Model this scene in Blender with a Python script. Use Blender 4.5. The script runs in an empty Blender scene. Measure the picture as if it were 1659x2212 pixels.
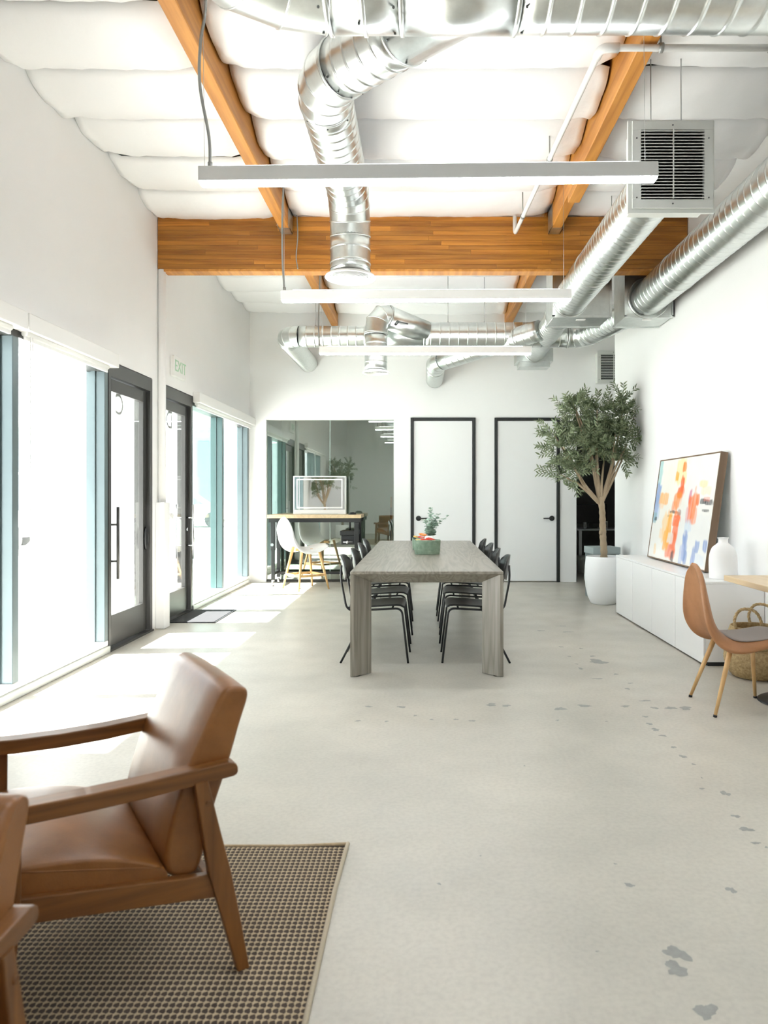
import bpy, bmesh, math, random
from mathutils import Vector, Matrix
random.seed(7)
PI = math.pi
scene = bpy.context.scene
COL = scene.collection

# ------------------------------------------------------------------ camera, world, sun, exposure
FPX = 1540.0                      # focal length in pixels of the 1659 x 2212 frame
cam_d = bpy.data.cameras.new('camera')
cam = bpy.data.objects.new('camera', cam_d); COL.objects.link(cam)
cam_d.sensor_fit = 'VERTICAL'; cam_d.sensor_height = 36.0; cam_d.sensor_width = 27.0
cam_d.lens = 36.0 * FPX / 2212.0
cam_d.shift_x = -83.5 / 2212.0
cam_d.shift_y = -34.0 / 2212.0
cam_d.clip_start = 0.05; cam_d.clip_end = 300
cam.location = (0, 0, 1.30); cam.rotation_euler = (PI/2, 0, 0)
cam_d.dof.use_dof = True; cam_d.dof.focus_distance = 6.0; cam_d.dof.aperture_fstop = 4.0
scene.camera = cam

world = bpy.data.worlds.new('sky'); scene.world = world; world.use_nodes = True
bg = world.node_tree.nodes['Background']
bg.inputs['Color'].default_value = (0.90, 0.96, 1.0, 1); bg.inputs['Strength'].default_value = 1.7

sun_d = bpy.data.lights.new('sun', 'SUN'); sun_d.energy = 15.5; sun_d.angle = math.radians(0.55); sun_d.color = (1.0, 0.985, 0.965)
sun = bpy.data.objects.new('sun', sun_d); COL.objects.link(sun)
sun.rotation_euler = Vector((1.0, 0.06, -1.19)).to_track_quat('-Z', 'Y').to_euler()
sun.location = (-12, 4, 14)

vs = scene.view_settings
vs.view_transform = 'Standard'; vs.look = 'None'; vs.gamma = 1.0; vs.use_curve_mapping = False
vs.exposure = 1.6
scene.cycles.max_bounces = 14; scene.cycles.diffuse_bounces = 8; scene.cycles.glossy_bounces = 6
scene.cycles.transmission_bounces = 8; scene.cycles.transparent_max_bounces = 16
scene.cycles.caustics_reflective = False; scene.cycles.caustics_refractive = False
scene.cycles.sample_clamp_indirect = 8.0

# ------------------------------------------------------------------ helpers: tags and objects
def tag(o, label=None, cat=None, group=None, kind=None):
    if label: o['label'] = label
    if cat: o['category'] = cat
    if group: o['group'] = group
    if kind: o['kind'] = kind
    return o
def empty(name, loc=(0, 0, 0), rz=0.0, label=None, cat=None, group=None, kind=None, parent=None):
    o = bpy.data.objects.new(name, None); COL.objects.link(o)
    o.location = loc; o.rotation_euler = (0, 0, rz); o.empty_display_size = 0.05
    if parent: o.parent = parent
    return tag(o, label, cat, group, kind)
def copy_tree(o, parent=None):
    c = o.copy(); COL.objects.link(c); c.parent = parent
    for ch in list(o.children): copy_tree(ch, c)
    return c
def place(mesh, name, parent, loc=(0, 0, 0), rot=(0, 0, 0), scale=(1, 1, 1)):
    o = bpy.data.objects.new(name, mesh); COL.objects.link(o); o.parent = parent
    o.location = loc; o.rotation_euler = rot; o.scale = scale
    return o

class MB:
    """collects shapes, builds ONE mesh object"""
    def __init__(s): s.v = []; s.f = []; s.sm = []
    def add(s, vs_, fs, smooth=False):
        b = len(s.v); s.v += [tuple(p) for p in vs_]
        s.f += [tuple(i + b for i in f) for f in fs]; s.sm += [smooth] * len(fs); return s
    def box(s, x0, x1, y0, y1, z0, z1, bev=0.0, seg=2, mtx=None):
        bm = bmesh.new(); bmesh.ops.create_cube(bm, size=1.0)
        for v in bm.verts:
            v.co = Vector(((x0+x1)/2 + v.co.x*(x1-x0), (y0+y1)/2 + v.co.y*(y1-y0), (z0+z1)/2 + v.co.z*(z1-z0)))
        if bev > 0: bmesh.ops.bevel(bm, geom=list(bm.edges), offset=bev, segments=seg, profile=0.5, affect='EDGES')
        return s.bm(bm, mtx, bev > 0 and seg > 2)
    def bm(s, bm, mtx=None, smooth=False):
        bm.verts.index_update()
        vs_ = [(mtx @ v.co) if mtx else v.co.copy() for v in bm.verts]
        fs = [[v.index for v in f.verts] for f in bm.faces]
        bm.free(); return s.add(vs_, fs, smooth)
    def tube(s, pts, r, seg=12, cap=True, smooth=True, closed=False):
        pts = [Vector(p) for p in pts]; n = len(pts)
        rr = r if isinstance(r, (list, tuple)) else [r]*n
        tans = []
        for i in range(n):
            if closed: t = pts[(i+1) % n] - pts[i-1]
            else: t = pts[min(i+1, n-1)] - pts[max(i-1, 0)]
            tans.append(t.normalized())
        up = Vector((0, 0, 1)) if abs(tans[0].z) < 0.9 else Vector((1, 0, 0))
        nrm = (up - tans[0]*up.dot(tans[0])).normalized()
        vs_ = []
        for i in range(n):
            if i: 
                nrm = (nrm - tans[i]*nrm.dot(tans[i]))
                nrm = nrm.normalized() if nrm.length > 1e-6 else tans[i].orthogonal().normalized()
            b = tans[i].cross(nrm)
            for k in range(seg):
                a = 2*PI*k/seg; vs_.append(pts[i] + (nrm*math.cos(a) + b*math.sin(a))*rr[i])
        fs = []
        for i in range(n if closed else n-1):
            j = (i+1) % n
            for k in range(seg):
                k2 = (k+1) % seg; fs.append((i*seg+k, i*seg+k2, j*seg+k2, j*seg+k))
        s.add(vs_, fs, smooth)
        if cap and not closed:
            s.add([vs_[k] for k in range(seg)], [tuple(reversed(range(seg)))])
            s.add([vs_[(n-1)*seg+k] for k in range(seg)], [tuple(range(seg))])
        return s
    def lathe(s, prof, seg=32, c=(0, 0, 0), smooth=True, sx=1.0, sy=1.0, cap=True):
        vs_ = []; n = len(prof)
        for r, z in prof:
            for k in range(seg):
                a = 2*PI*k/seg; vs_.append((c[0]+r*sx*math.cos(a), c[1]+r*sy*math.sin(a), c[2]+z))
        fs = [(i*seg+k, i*seg+(k+1) % seg, (i+1)*seg+(k+1) % seg, (i+1)*seg+k) for i in range(n-1) for k in range(seg)]
        s.add(vs_, fs, smooth)
        if cap:
            if prof[0][0] > 1e-5: s.add(vs_[:seg], [tuple(reversed(range(seg)))])
            if prof[-1][0] > 1e-5: s.add(vs_[-seg:], [tuple(range(seg))])
        return s
    def prism(s, poly, a0, a1, axis='z', smooth=False):
        """poly in the plane across axis; x: (y,z)  y: (x,z)  z: (x,y)"""
        def P(p, a):
            return {'x': (a, p[0], p[1]), 'y': (p[0], a, p[1]), 'z': (p[0], p[1], a)}[axis]
        n = len(poly); vs_ = [P(p, a0) for p in poly] + [P(p, a1) for p in poly]
        fs = [tuple(reversed(range(n))), tuple(range(n, 2*n))] + [(i, (i+1) % n, n+(i+1) % n, n+i) for i in range(n)]
        return s.add(vs_, fs, smooth)
    def grid(s, nu, nv, fn, smooth=True):
        vs_ = [fn(i/(nu-1), j/(nv-1)) for i in range(nu) for j in range(nv)]
        fs = [(i*nv+j, (i+1)*nv+j, (i+1)*nv+j+1, i*nv+j+1) for i in range(nu-1) for j in range(nv-1)]
        return s.add(vs_, fs, smooth)
    def mesh(s, name, m):
        me = bpy.data.meshes.new(name); me.from_pydata(s.v, [], s.f)
        me.polygons.foreach_set('use_smooth', s.sm)
        if m: me.materials.append(m)
        bm = bmesh.new(); bm.from_mesh(me)
        bmesh.ops.remove_doubles(bm, verts=bm.verts, dist=1e-6)
        bmesh.ops.recalc_face_normals(bm, faces=bm.faces); bm.to_mesh(me); bm.free()
        me.update(); return me
    def build(s, name, m, parent=None, loc=(0, 0, 0), rot=(0, 0, 0)):
        o = bpy.data.objects.new(name, s.mesh(name, m)); COL.objects.link(o)
        o.parent = parent; o.location = loc; o.rotation_euler = rot
        return o
def text_mesh(name, body, size, m, parent, loc, rot, extrude, ay='TOP_BASELINE'):
    cu = bpy.data.curves.new(name, 'FONT'); cu.body = body; cu.size = size; cu.align_x = 'CENTER'; cu.align_y = ay; cu.extrude = extrude
    t = bpy.data.objects.new(name, cu); COL.objects.link(t)
    me = bpy.data.meshes.new_from_object(t); bpy.data.objects.remove(t); me.materials.clear(); me.materials.append(m)
    o = bpy.data.objects.new(name, me); COL.objects.link(o); o.parent = parent; o.location = loc; o.rotation_euler = rot
    return o
def subsurf(o, n=1):
    m = o.modifiers.new('subdiv', 'SUBSURF'); m.levels = n; m.render_levels = n; return o
def solid(o, t, off=0.0):
    m = o.modifiers.new('solid', 'SOLIDIFY'); m.thickness = t; m.offset = off; return o
def bezier(pts, n=8):
    """Catmull-Rom through the points"""
    P = [Vector(p) for p in pts]; P = [P[0]*2-P[1]] + P + [P[-1]*2-P[-2]]
    out = []
    for i in range(1, len(P)-2):
        for k in range(n):
            t = k/n; a, b, c, d = P[i-1], P[i], P[i+1], P[i+2]
            out.append(0.5*((2*b) + (c-a)*t + (2*a-5*b+4*c-d)*t*t + (3*b-a-3*c+d)*t**3))
    out.append(P[-2]); return out
def fillet(pts, rad, n=6):
    """polyline with rounded corners"""
    P = [Vector(p) for p in pts]; out = [P[0]]
    for i in range(1, len(P)-1):
        a = (P[i-1]-P[i]); b = (P[i+1]-P[i])
        r = min(rad if not isinstance(rad, (list, tuple)) else rad[i-1], a.length*0.49, b.length*0.49)
        p0 = P[i]+a.normalized()*r; p1 = P[i]+b.normalized()*r
        for k in range(n+1):
            t = k/n; out.append(p0*(1-t)**2 + P[i]*2*t*(1-t) + p1*t*t)
    out.append(P[-1]); return out

# ------------------------------------------------------------------ materials
def mat(name, col, rough=0.5, metal=0.0, spec=0.5, var=0.0, vscale=8.0, stretch=(1, 1, 1), bump=0.0, bscale=40.0, col2=None, coat=0.0, rand=0.0, sheen=0.0, rvar=0.0):
    m = bpy.data.materials.new(name); m.use_nodes = True
    nt = m.node_tree; N = nt.nodes; L = nt.links; b = N['Principled BSDF']
    b.inputs['Base Color'].default_value = (*col, 1); b.inputs['Roughness'].default_value = rough
    b.inputs['Metallic'].default_value = metal; b.inputs['Specular IOR Level'].default_value = spec
    b.inputs['Coat Weight'].default_value = coat; b.inputs['Coat Roughness'].default_value = 0.15
    if sheen: b.inputs['Sheen Weight'].default_value = sheen
    tc = mp = None
    if var or bump or col2 or rvar:
        tc = N.new('ShaderNodeTexCoord'); mp = N.new('ShaderNodeMapping'); mp.inputs['Scale'].default_value = stretch
        L.new(tc.outputs['Object'], mp.inputs['Vector'])
    if var or col2 or rvar:
        nz = N.new('ShaderNodeTexNoise'); nz.inputs['Scale'].default_value = vscale; nz.inputs['Detail'].default_value = 6; nz.inputs['Roughness'].default_value = 0.6
        L.new(mp.outputs[0], nz.inputs['Vector'])
        rp = N.new('ShaderNodeValToRGB'); rp.color_ramp.elements[0].position = 0.32; rp.color_ramp.elements[1].position = 0.68
        c2 = col2 if col2 else tuple(min(1, c*(1+var)) for c in col); c1 = col if col2 else tuple(c*(1-var) for c in col)
        rp.color_ramp.elements[0].color = (*c1, 1); rp.color_ramp.elements[1].color = (*c2, 1)
        L.new(nz.outputs['Fac'], rp.inputs['Fac']); out = rp.outputs['Color']
        if var or col2: L.new(out, b.inputs['Base Color'])
        if rvar:
            mr = N.new('ShaderNodeMapRange'); mr.inputs['From Min'].default_value = 0.3; mr.inputs['From Max'].default_value = 0.7
            mr.inputs['To Min'].default_value = rough-rvar; mr.inputs['To Max'].default_value = rough+rvar
            L.new(nz.outputs['Fac'], mr.inputs['Value']); L.new(mr.outputs[0], b.inputs['Roughness'])
    if rand:
        oi = N.new('ShaderNodeObjectInfo'); hs = N.new('ShaderNodeHueSaturation')
        mr = N.new('ShaderNodeMapRange'); mr.inputs['To Min'].default_value = 1-rand; mr.inputs['To Max'].default_value = 1+rand
        L.new(oi.outputs['Random'], mr.inputs['Value']); L.new(mr.outputs[0], hs.inputs['Value'])
        src = b.inputs['Base Color'].links[0].from_socket if b.inputs['Base Color'].links else None
        if src: L.new(src, hs.inputs['Color'])
        else: hs.inputs['Color'].default_value = (*col, 1)
        L.new(hs.outputs[0], b.inputs['Base Color'])
    if bump:
        n2 = N.new('ShaderNodeTexNoise'); n2.inputs['Scale'].default_value = bscale; n2.inputs['Detail'].default_value = 4
        L.new(mp.outputs[0], n2.inputs['Vector'])
        bp = N.new('ShaderNodeBump'); bp.inputs['Strength'].default_value = bump; bp.inputs['Distance'].default_value = 0.01
        L.new(n2.outputs['Fac'], bp.inputs['Height']); L.new(bp.outputs[0], b.inputs['Normal'])
    return m
def wood(name, c1, c2, rough=0.45, axis='x', scale=1.0, ring=26.0, rand=0.0, coat=0.0, c3=None):
    m = bpy.data.materials.new(name); m.use_nodes = True
    nt = m.node_tree; N = nt.nodes; L = nt.links; b = N['Principled BSDF']
    b.inputs['Roughness'].default_value = rough; b.inputs['Coat Weight'].default_value = coat
    tc = N.new('ShaderNodeTexCoord'); mp = N.new('ShaderNodeMapping')
    st = {'x': (0.06, 1, 1), 'y': (1, 0.06, 1), 'z': (1, 1, 0.06)}[axis]
    mp.inputs['Scale'].default_value = tuple(a*scale for a in st)
    oi = N.new('ShaderNodeObjectInfo'); cm = N.new('ShaderNodeCombineXYZ')
    ml = N.new('ShaderNodeMath'); ml.operation = 'MULTIPLY'; ml.inputs[1].default_value = 37.0
    L.new(oi.outputs['Random'], ml.inputs[0]); L.new(ml.outputs[0], cm.inputs[0]); L.new(ml.outputs[0], cm.inputs[2])
    L.new(cm.outputs[0], mp.inputs['Location'])
    L.new(tc.outputs['Object'], mp.inputs['Vector'])
    nz = N.new('ShaderNodeTexNoise'); nz.inputs['Scale'].default_value = 3.2; nz.inputs['Detail'].default_value = 3
    L.new(mp.outputs[0], nz.inputs['Vector'])
    m2 = N.new('ShaderNodeMath'); m2.operation = 'MULTIPLY'; m2.inputs[1].default_value = ring
    L.new(nz.outputs['Fac'], m2.inputs[0])
    fr = N.new('ShaderNodeMath'); fr.operation = 'PINGPONG'; fr.inputs[1].default_value = 1.0
    L.new(m2.outputs[0], fr.inputs[0])
    fine = N.new('ShaderNodeTexNoise'); fine.inputs['Scale'].default_value = 60; fine.inputs['Detail'].default_value = 5
    L.new(mp.outputs[0], fine.inputs['Vector'])
    mx = N.new('ShaderNodeMath'); mx.operation = 'MULTIPLY_ADD'; mx.inputs[1].default_value = 0.5
    L.new(fr.outputs[0], mx.inputs[0]); 
    f2 = N.new('ShaderNodeMath'); f2.operation = 'MULTIPLY'; f2.inputs[1].default_value = 0.55
    L.new(fine.outputs['Fac'], f2.inputs[0]); L.new(f2.outputs[0], mx.inputs[2])
    rp = N.new('ShaderNodeValToRGB'); rp.color_ramp.elements[0].position = 0.1; rp.color_ramp.elements[1].position = 0.85
    rp.color_ramp.elements[0].color = (*c1, 1); rp.color_ramp.elements[1].color = (*c2, 1)
    L.new(mx.outputs[0], rp.inputs['Fac']); out = rp.outputs[0]
    if rand:
        hs = N.new('ShaderNodeHueSaturation'); mr = N.new('ShaderNodeMapRange')
        mr.inputs['To Min'].default_value = 1-rand; mr.inputs['To Max'].default_value = 1+rand
        L.new(oi.outputs['Random'], mr.inputs['Value']); L.new(mr.outputs[0], hs.inputs['Value']); L.new(out, hs.inputs['Color']); out = hs.outputs[0]
    L.new(out, b.inputs['Base Color'])
    bp = N.new('ShaderNodeBump'); bp.inputs['Strength'].default_value = 0.12; bp.inputs['Distance'].default_value = 0.003
    L.new(mx.outputs[0], bp.inputs['Height']); L.new(bp.outputs[0], b.inputs['Normal'])
    return m
def glass(name, tint, refl, fres=1.45):
    """thin architectural glass: clear tinted transmission plus mirror reflection"""
    m = bpy.data.materials.new(name); m.use_nodes = True
    nt = m.node_tree; N = nt.nodes; L = nt.links; N.remove(N['Principled BSDF'])
    out = N['Material Output']; tr = N.new('ShaderNodeBsdfTransparent'); tr.inputs[0].default_value = (*tint, 1)
    gl = N.new('ShaderNodeBsdfGlossy'); gl.inputs['Roughness'].default_value = 0.0; gl.inputs[0].default_value = (0.95, 1, 0.97, 1)
    fn = N.new('ShaderNodeLayerWeight'); fn.inputs['Blend'].default_value = 0.5
    pw = N.new('ShaderNodeMath'); pw.operation = 'POWER'; pw.inputs[1].default_value = 5.0; L.new(fn.outputs['Facing'], pw.inputs[0])
    ad = N.new('ShaderNodeMath'); ad.operation = 'MULTIPLY_ADD'; ad.use_clamp = True; ad.inputs[1].default_value = 0.9; ad.inputs[2].default_value = 0.03+refl
    L.new(pw.outputs[0], ad.inputs[0])
    mx = N.new('ShaderNodeMixShader'); L.new(ad.outputs[0], mx.inputs[0]); L.new(tr.outputs[0], mx.inputs[1]); L.new(gl.outputs[0], mx.inputs[2])
    L.new(mx.outputs[0], out.inputs[0]); return m
def emit(name, col, st):
    m = bpy.data.materials.new(name); m.use_nodes = True; b = m.node_tree.nodes['Principled BSDF']
    b.inputs['Base Color'].default_value = (*col, 1); b.inputs['Emission Color'].default_value = (*col, 1); b.inputs['Emission Strength'].default_value = st
    return m

M = {}
M['wall'] = mat('white_wall_paint', (0.89, 0.895, 0.892), 0.65, var=0.01, vscale=1.5, bump=0.05, bscale=90, spec=0.3)
M['insul'] = mat('white_insulation_film', (0.93, 0.932, 0.932), 0.42, spec=0.4, bump=0.25, bscale=14)
M['roofdeck'] = mat('dark_roof_deck', (0.10, 0.075, 0.05), 0.8, var=0.2)
M['glulam'] = wood('glulam_wood', (0.27, 0.090, 0.008), (0.52, 0.215, 0.028), 0.42, 'x', 1.8, 14, rand=0.26)
M['rafter'] = wood('rafter_wood', (0.40, 0.15, 0.022), (0.64, 0.285, 0.055), 0.5, 'y', 1.4, 12, rand=0.06)
M['galv'] = mat('galvanised_steel', (0.72, 0.75, 0.735), 0.29, metal=1.0, var=0.05, vscale=22)
M['galvdull'] = mat('galvanised_sheet', (0.66, 0.69, 0.675), 0.36, metal=1.0, var=0.07, vscale=14)
M['screw'] = mat('dark_screw', (0.12, 0.13, 0.13), 0.4, metal=1.0)
M['greypaint'] = mat('light_grey_paint', (0.66, 0.68, 0.65), 0.5)
M['voidshade'] = mat('void_shade', (0.02, 0.022, 0.022), 0.8)  # near-black colour standing in for shade inside hollows and gaps
M['lampbody'] = mat('white_lamp_body', (0.86, 0.865, 0.85), 0.4)
M['led'] = emit('led_diffuser', (0.94, 0.97, 1.0), 15.0)
M['ceiling_fill'] = emit('ceiling_fill_glow', (0.95, 0.97, 1.0), 4.5)  # added glow that brightens the ceiling and upper walls
M['cable'] = mat('grey_conduit', (0.34, 0.35, 0.34), 0.4, metal=0.7)
M['wire'] = mat('thin_steel_wire', (0.5, 0.5, 0.5), 0.4, metal=0.8)
M['whitepl'] = mat('white_plastic', (0.85, 0.85, 0.83), 0.35)
M['pipe'] = mat('white_pipe', (0.80, 0.80, 0.775), 0.35)
M['alu'] = mat('bronze_grey_aluminium', (0.125, 0.165, 0.175), 0.34, metal=0.35, spec=0.5)
M['aludark'] = mat('dark_bronze_aluminium', (0.055, 0.055, 0.052), 0.36, metal=0.3)
M['chrome'] = mat('brushed_steel', (0.55, 0.56, 0.57), 0.25, metal=1.0)
M['blackframe'] = mat('black_door_frame', (0.012, 0.014, 0.014), 0.45)
M['doorwhite'] = mat('white_door', (0.85, 0.86, 0.86), 0.4)
M['black'] = mat('black_metal', (0.012, 0.013, 0.014), 0.38)
M['blackply'] = mat('black_stained_ply', (0.018, 0.019, 0.02), 0.32, var=0.3, vscale=20, stretch=(1, 0.1, 1))
M['winglass'] = glass('window_glass', (0.985, 0.99, 0.987), 0.0)
M['tealglass'] = glass('tinted_window_glass', (0.80, 0.90, 0.875), 0.0)
M['partglass'] = glass('partition_glass', (0.80, 0.86, 0.81), 0.25)
M['glassedge'] = mat('glass_edge', (0.55, 0.72, 0.66), 0.2)
M['mirror'] = mat('mirror', (0.88, 0.91, 0.89), 0.02, metal=1.0)
M['table'] = wood('grey_oak', (0.15, 0.136, 0.108), (0.30, 0.28, 0.236), 0.33, 'y', 1.3, 34)
M['tableleg'] = wood('grey_oak_leg', (0.15, 0.136, 0.108), (0.30, 0.28, 0.236), 0.36, 'z', 1.3, 34)
M['oak'] = wood('light_oak', (0.50, 0.29, 0.11), (0.68, 0.44, 0.20), 0.4, 'z', 1.5, 14)
M['oakx'] = wood('light_oak_top', (0.56, 0.40, 0.23), (0.70, 0.54, 0.34), 0.4, 'y', 1.2, 18)
M['walnut'] = wood('walnut', (0.10, 0.036, 0.006), (0.21, 0.082, 0.017), 0.42, 'x', 2.0, 16, coat=0.12)
M['walnutz'] = wood('walnut_leg', (0.10, 0.036, 0.006), (0.21, 0.082, 0.017), 0.42, 'z', 2.0, 16, coat=0.12)
M['leather'] = mat('tan_leather', (0.175, 0.064, 0.013), 0.33, var=0.22, vscale=7, bump=0.08, bscale=260, spec=0.5, col2=(0.27, 0.108, 0.027))
M['leather2'] = mat('cognac_leather', (0.34, 0.155, 0.062), 0.42, bump=0.06, bscale=300, col2=(0.42, 0.20, 0.09), vscale=9)
M['greyfab'] = mat('grey_brown_fabric', (0.33, 0.30, 0.28), 0.9, bump=0.3, bscale=200)
M['whiteshell'] = mat('white_shell', (0.88, 0.88, 0.87), 0.35)
M['lacquer'] = mat('white_lacquer', (0.87, 0.88, 0.88), 0.28)
M['ceramic'] = mat('white_ceramic', (0.88, 0.88, 0.87), 0.5, bump=0.03, bscale=50)
M['potwhite'] = mat('white_planter', (0.87, 0.89, 0.90), 0.55)
M['soil'] = mat('soil', (0.08, 0.06, 0.04), 0.95, bump=0.5, bscale=60)
M['bark'] = mat('pale_bark', (0.27, 0.20, 0.125), 0.8, bump=0.6, bscale=26, col2=(0.44, 0.35, 0.24), vscale=9, stretch=(1, 1, 0.3))
M['leaf'] = mat('olive_leaf', (0.06, 0.088, 0.038), 0.5, col2=(0.29, 0.35, 0.20), vscale=18)
M['euca'] = mat('eucalyptus_leaf', (0.22, 0.34, 0.255), 0.6, col2=(0.47, 0.60, 0.51), vscale=40)
M['greenwoven'] = mat('sage_rope', (0.155, 0.235, 0.165), 0.75, col2=(0.25, 0.34, 0.25), vscale=30)
M['seagrass'] = mat('seagrass', (0.27, 0.18, 0.075), 0.8, col2=(0.52, 0.385, 0.20), vscale=55, bump=0.5, bscale=80)
M['walnutframe'] = wood('picture_frame_wood', (0.13, 0.08, 0.045), (0.22, 0.14, 0.085), 0.5, 'z', 1.0, 10)
M['greybox'] = mat('blue_grey_card', (0.30, 0.36, 0.36), 0.6)
M['greyboxdark'] = mat('dark_blue_grey_card', (0.17, 0.21, 0.215), 0.6)
M['steelbase'] = mat('black_iron_base', (0.02, 0.022, 0.025), 0.4, metal=0.3)
M['red'] = mat('red_wrapper', (0.65, 0.05, 0.03), 0.3); M['yellow'] = mat('yellow_wrapper', (0.75, 0.5, 0.12), 0.3)
M['orange'] = mat('orange_wrapper', (0.72, 0.22, 0.04), 0.3); M['darkgreen'] = mat('dark_green_wrapper', (0.03, 0.07, 0.05), 0.3)
M['rugdark'] = mat('rug_brown_yarn', (0.055, 0.040, 0.030), 0.95, var=0.2, vscale=40)
M['rugbeige'] = mat('rug_beige_yarn', (0.47, 0.375, 0.245), 0.9, var=0.14, vscale=60)
M['rugedge'] = mat('rug_binding', (0.46, 0.40, 0.30), 0.9, bump=0.4, bscale=200)
M['matdark'] = mat('doormat_pile', (0.045, 0.046, 0.048), 0.95, bump=0.6, bscale=300, var=0.2, vscale=200)
M['officewall'] = mat('office_wall_grey', (0.60, 0.63, 0.60), 0.7)
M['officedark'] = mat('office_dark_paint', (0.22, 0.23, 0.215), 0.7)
M['concrete_out'] = mat('pavement', (0.66, 0.65, 0.62), 0.8, var=0.05)
M['grass'] = mat('lawn', (0.12, 0.20, 0.06), 0.9, var=0.3, vscale=20)
M['stucco'] = mat('white_stucco', (0.86, 0.86, 0.85), 0.8)
M['tealbld'] = mat('teal_glass_facade', (0.30, 0.46, 0.43), 0.25)
M['carpaint'] = mat('car_white_paint', (0.78, 0.80, 0.80), 0.2, coat=0.6)
M['carglass'] = mat('car_window', (0.22, 0.32, 0.36), 0.1)
M['tyre'] = mat('tyre', (0.10, 0.10, 0.10), 0.8)
M['letter'] = mat('frosted_letter', (0.30, 0.30, 0.28), 0.6)
M['exitgreen'] = mat('exit_green', (0.42, 0.66, 0.46), 0.5)
M['stain'] = mat('concrete_stain', (0.27, 0.275, 0.26), 0.42, var=0.12, vscale=30)

def floor_mat():
    m = bpy.data.materials.new('polished_concrete'); m.use_nodes = True
    nt = m.node_tree; N = nt.nodes; L = nt.links; b = N['Principled BSDF']
    tc = N.new('ShaderNodeTexCoord')
    n1 = N.new('ShaderNodeTexNoise'); n1.inputs['Scale'].default_value = 0.9; n1.inputs['Detail'].default_value = 7; n1.inputs['Roughness'].default_value = 0.62
    n2 = N.new('ShaderNodeTexNoise'); n2.inputs['Scale'].default_value = 55; n2.inputs['Detail'].default_value = 5
    n3 = N.new('ShaderNodeTexNoise'); n3.inputs['Scale'].default_value = 3.5; n3.inputs['Detail'].default_value = 6
    for n in (n1, n2, n3): L.new(tc.outputs['Object'], n.inputs['Vector'])
    rp = N.new('ShaderNodeValToRGB'); rp.color_ramp.elements[0].position = 0.35; rp.color_ramp.elements[1].position = 0.66
    rp.color_ramp.elements[0].color = (0.44, 0.425, 0.375, 1); rp.color_ramp.elements[1].color = (0.565, 0.535, 0.465, 1)
    L.new(n1.outputs['Fac'], rp.inputs['Fac'])
    r2 = N.new('ShaderNodeValToRGB'); r2.color_ramp.elements[0].position = 0.32; r2.color_ramp.elements[1].position = 0.6
    r2.color_ramp.elements[0].color = (0.90, 0.90, 0.905, 1); r2.color_ramp.elements[1].color = (1, 1, 1, 1)
    L.new(n2.outputs['Fac'], r2.inputs['Fac'])
    mx = N.new('ShaderNodeMix'); mx.data_type = 'RGBA'; mx.blend_type = 'MULTIPLY'; mx.inputs[0].default_value = 1.0
    L.new(rp.outputs[0], mx.inputs[6]); L.new(r2.outputs[0], mx.inputs[7]); L.new(mx.outputs[2], b.inputs['Base Color'])
    mr = N.new('ShaderNodeMapRange'); mr.inputs['From Min'].default_value = 0.3; mr.inputs['From Max'].default_value = 0.7
    mr.inputs['To Min'].default_value = 0.31; mr.inputs['To Max'].default_value = 0.44
    L.new(n3.outputs['Fac'], mr.inputs['Value']); L.new(mr.outputs[0], b.inputs['Roughness'])
    bp = N.new('ShaderNodeBump'); bp.inputs['Strength'].default_value = 0.04; bp.inputs['Distance'].default_value = 0.004
    L.new(n2.outputs['Fac'], bp.inputs['Height']); L.new(bp.outputs[0], b.inputs['Normal'])
    b.inputs['Specular IOR Level'].default_value = 0.5
    return m
M['floor'] = floor_mat()

# ------------------------------------------------------------------ the setting
XL, XR, YB, YF, H = -2.62, 2.62, 10.82, -3.0, 4.36
def at(px, py, Y): return Vector(((px-913)/FPX*Y, Y, 1.30+(1072-py)/FPX*Y))
def on_floor(px, py, z=0.0):
    Y = FPX*(1.30-z)/(py-1072); return Vector(((px-913)/FPX*Y, Y, z))
def struct(name, mb, m, label, cat, parent=None):
    o = mb.build(name, m, parent)
    if parent is None: tag(o, label, cat, kind='structure')
    return o
def wall_cut(a, thick0, thick1, u0, u1, z0, z1, openings):
    """wall with openings (u0,u1,z0,z1); a = 'x' : plane across x, runs along y"""
    mb = MB()
    def bx(ua, ub, za, zb):
        if ub-ua < 1e-4 or zb-za < 1e-4: return
        if a == 'x': mb.box(thick0, thick1, ua, ub, za, zb)
        else: mb.box(ua, ub, thick0, thick1, za, zb)
    cur = u0
    for (oa, ob, oz0, oz1) in sorted(openings):
        bx(cur, oa, z0, z1); bx(oa, ob, oz1, z1); bx(oa, ob, z0, oz0); cur = ob
    bx(cur, u1, z0, z1); return mb

floor = struct('floor', MB().box(-2.80, 4.30, YF-0.15, 13.8, -0.12, 0.0), M['floor'], 'pale polished concrete floor with grey stains', 'floor')
WIN1 = (3.46, 5.94, 0.0, 2.40); DOORC = (5.94, 6.90, 0.0, 2.44); DOORD = (7.16, 8.10, 0.0, 2.44); WIN2 = (8.10, 10.76, 0.0, 2.40)
struct('wall_left', wall_cut('x', XL-0.16, XL, YF, YB+0.15, 0, H, [(3.46, 6.90, 0, 2.44), (7.16, 10.76, 0, 2.44)]), M['wall'], 'white left wall above the glazed storefront', 'wall')
GP = (-2.375, -0.436); D1 = (-0.183, 0.801); D2 = (1.089, 2.080); DW = (2.333, 3.25)
struct('wall_back', wall_cut('y', YB, YB+0.15, XL-0.16, 4.30, 0, H, [(GP[0], GP[1], 0, 2.467), (D1[0], D1[1], 0, 2.495), (D2[0], D2[1], 0, 2.495), (DW[0], DW[1], 0, 2.467)]), M['wall'], 'white back wall with two black framed doors', 'wall')
struct('wall_right', MB().box(XR, XR+0.14, YF, 9.72, 0, H), M['wall'], 'white right wall behind the low cabinets', 'wall')
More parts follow.
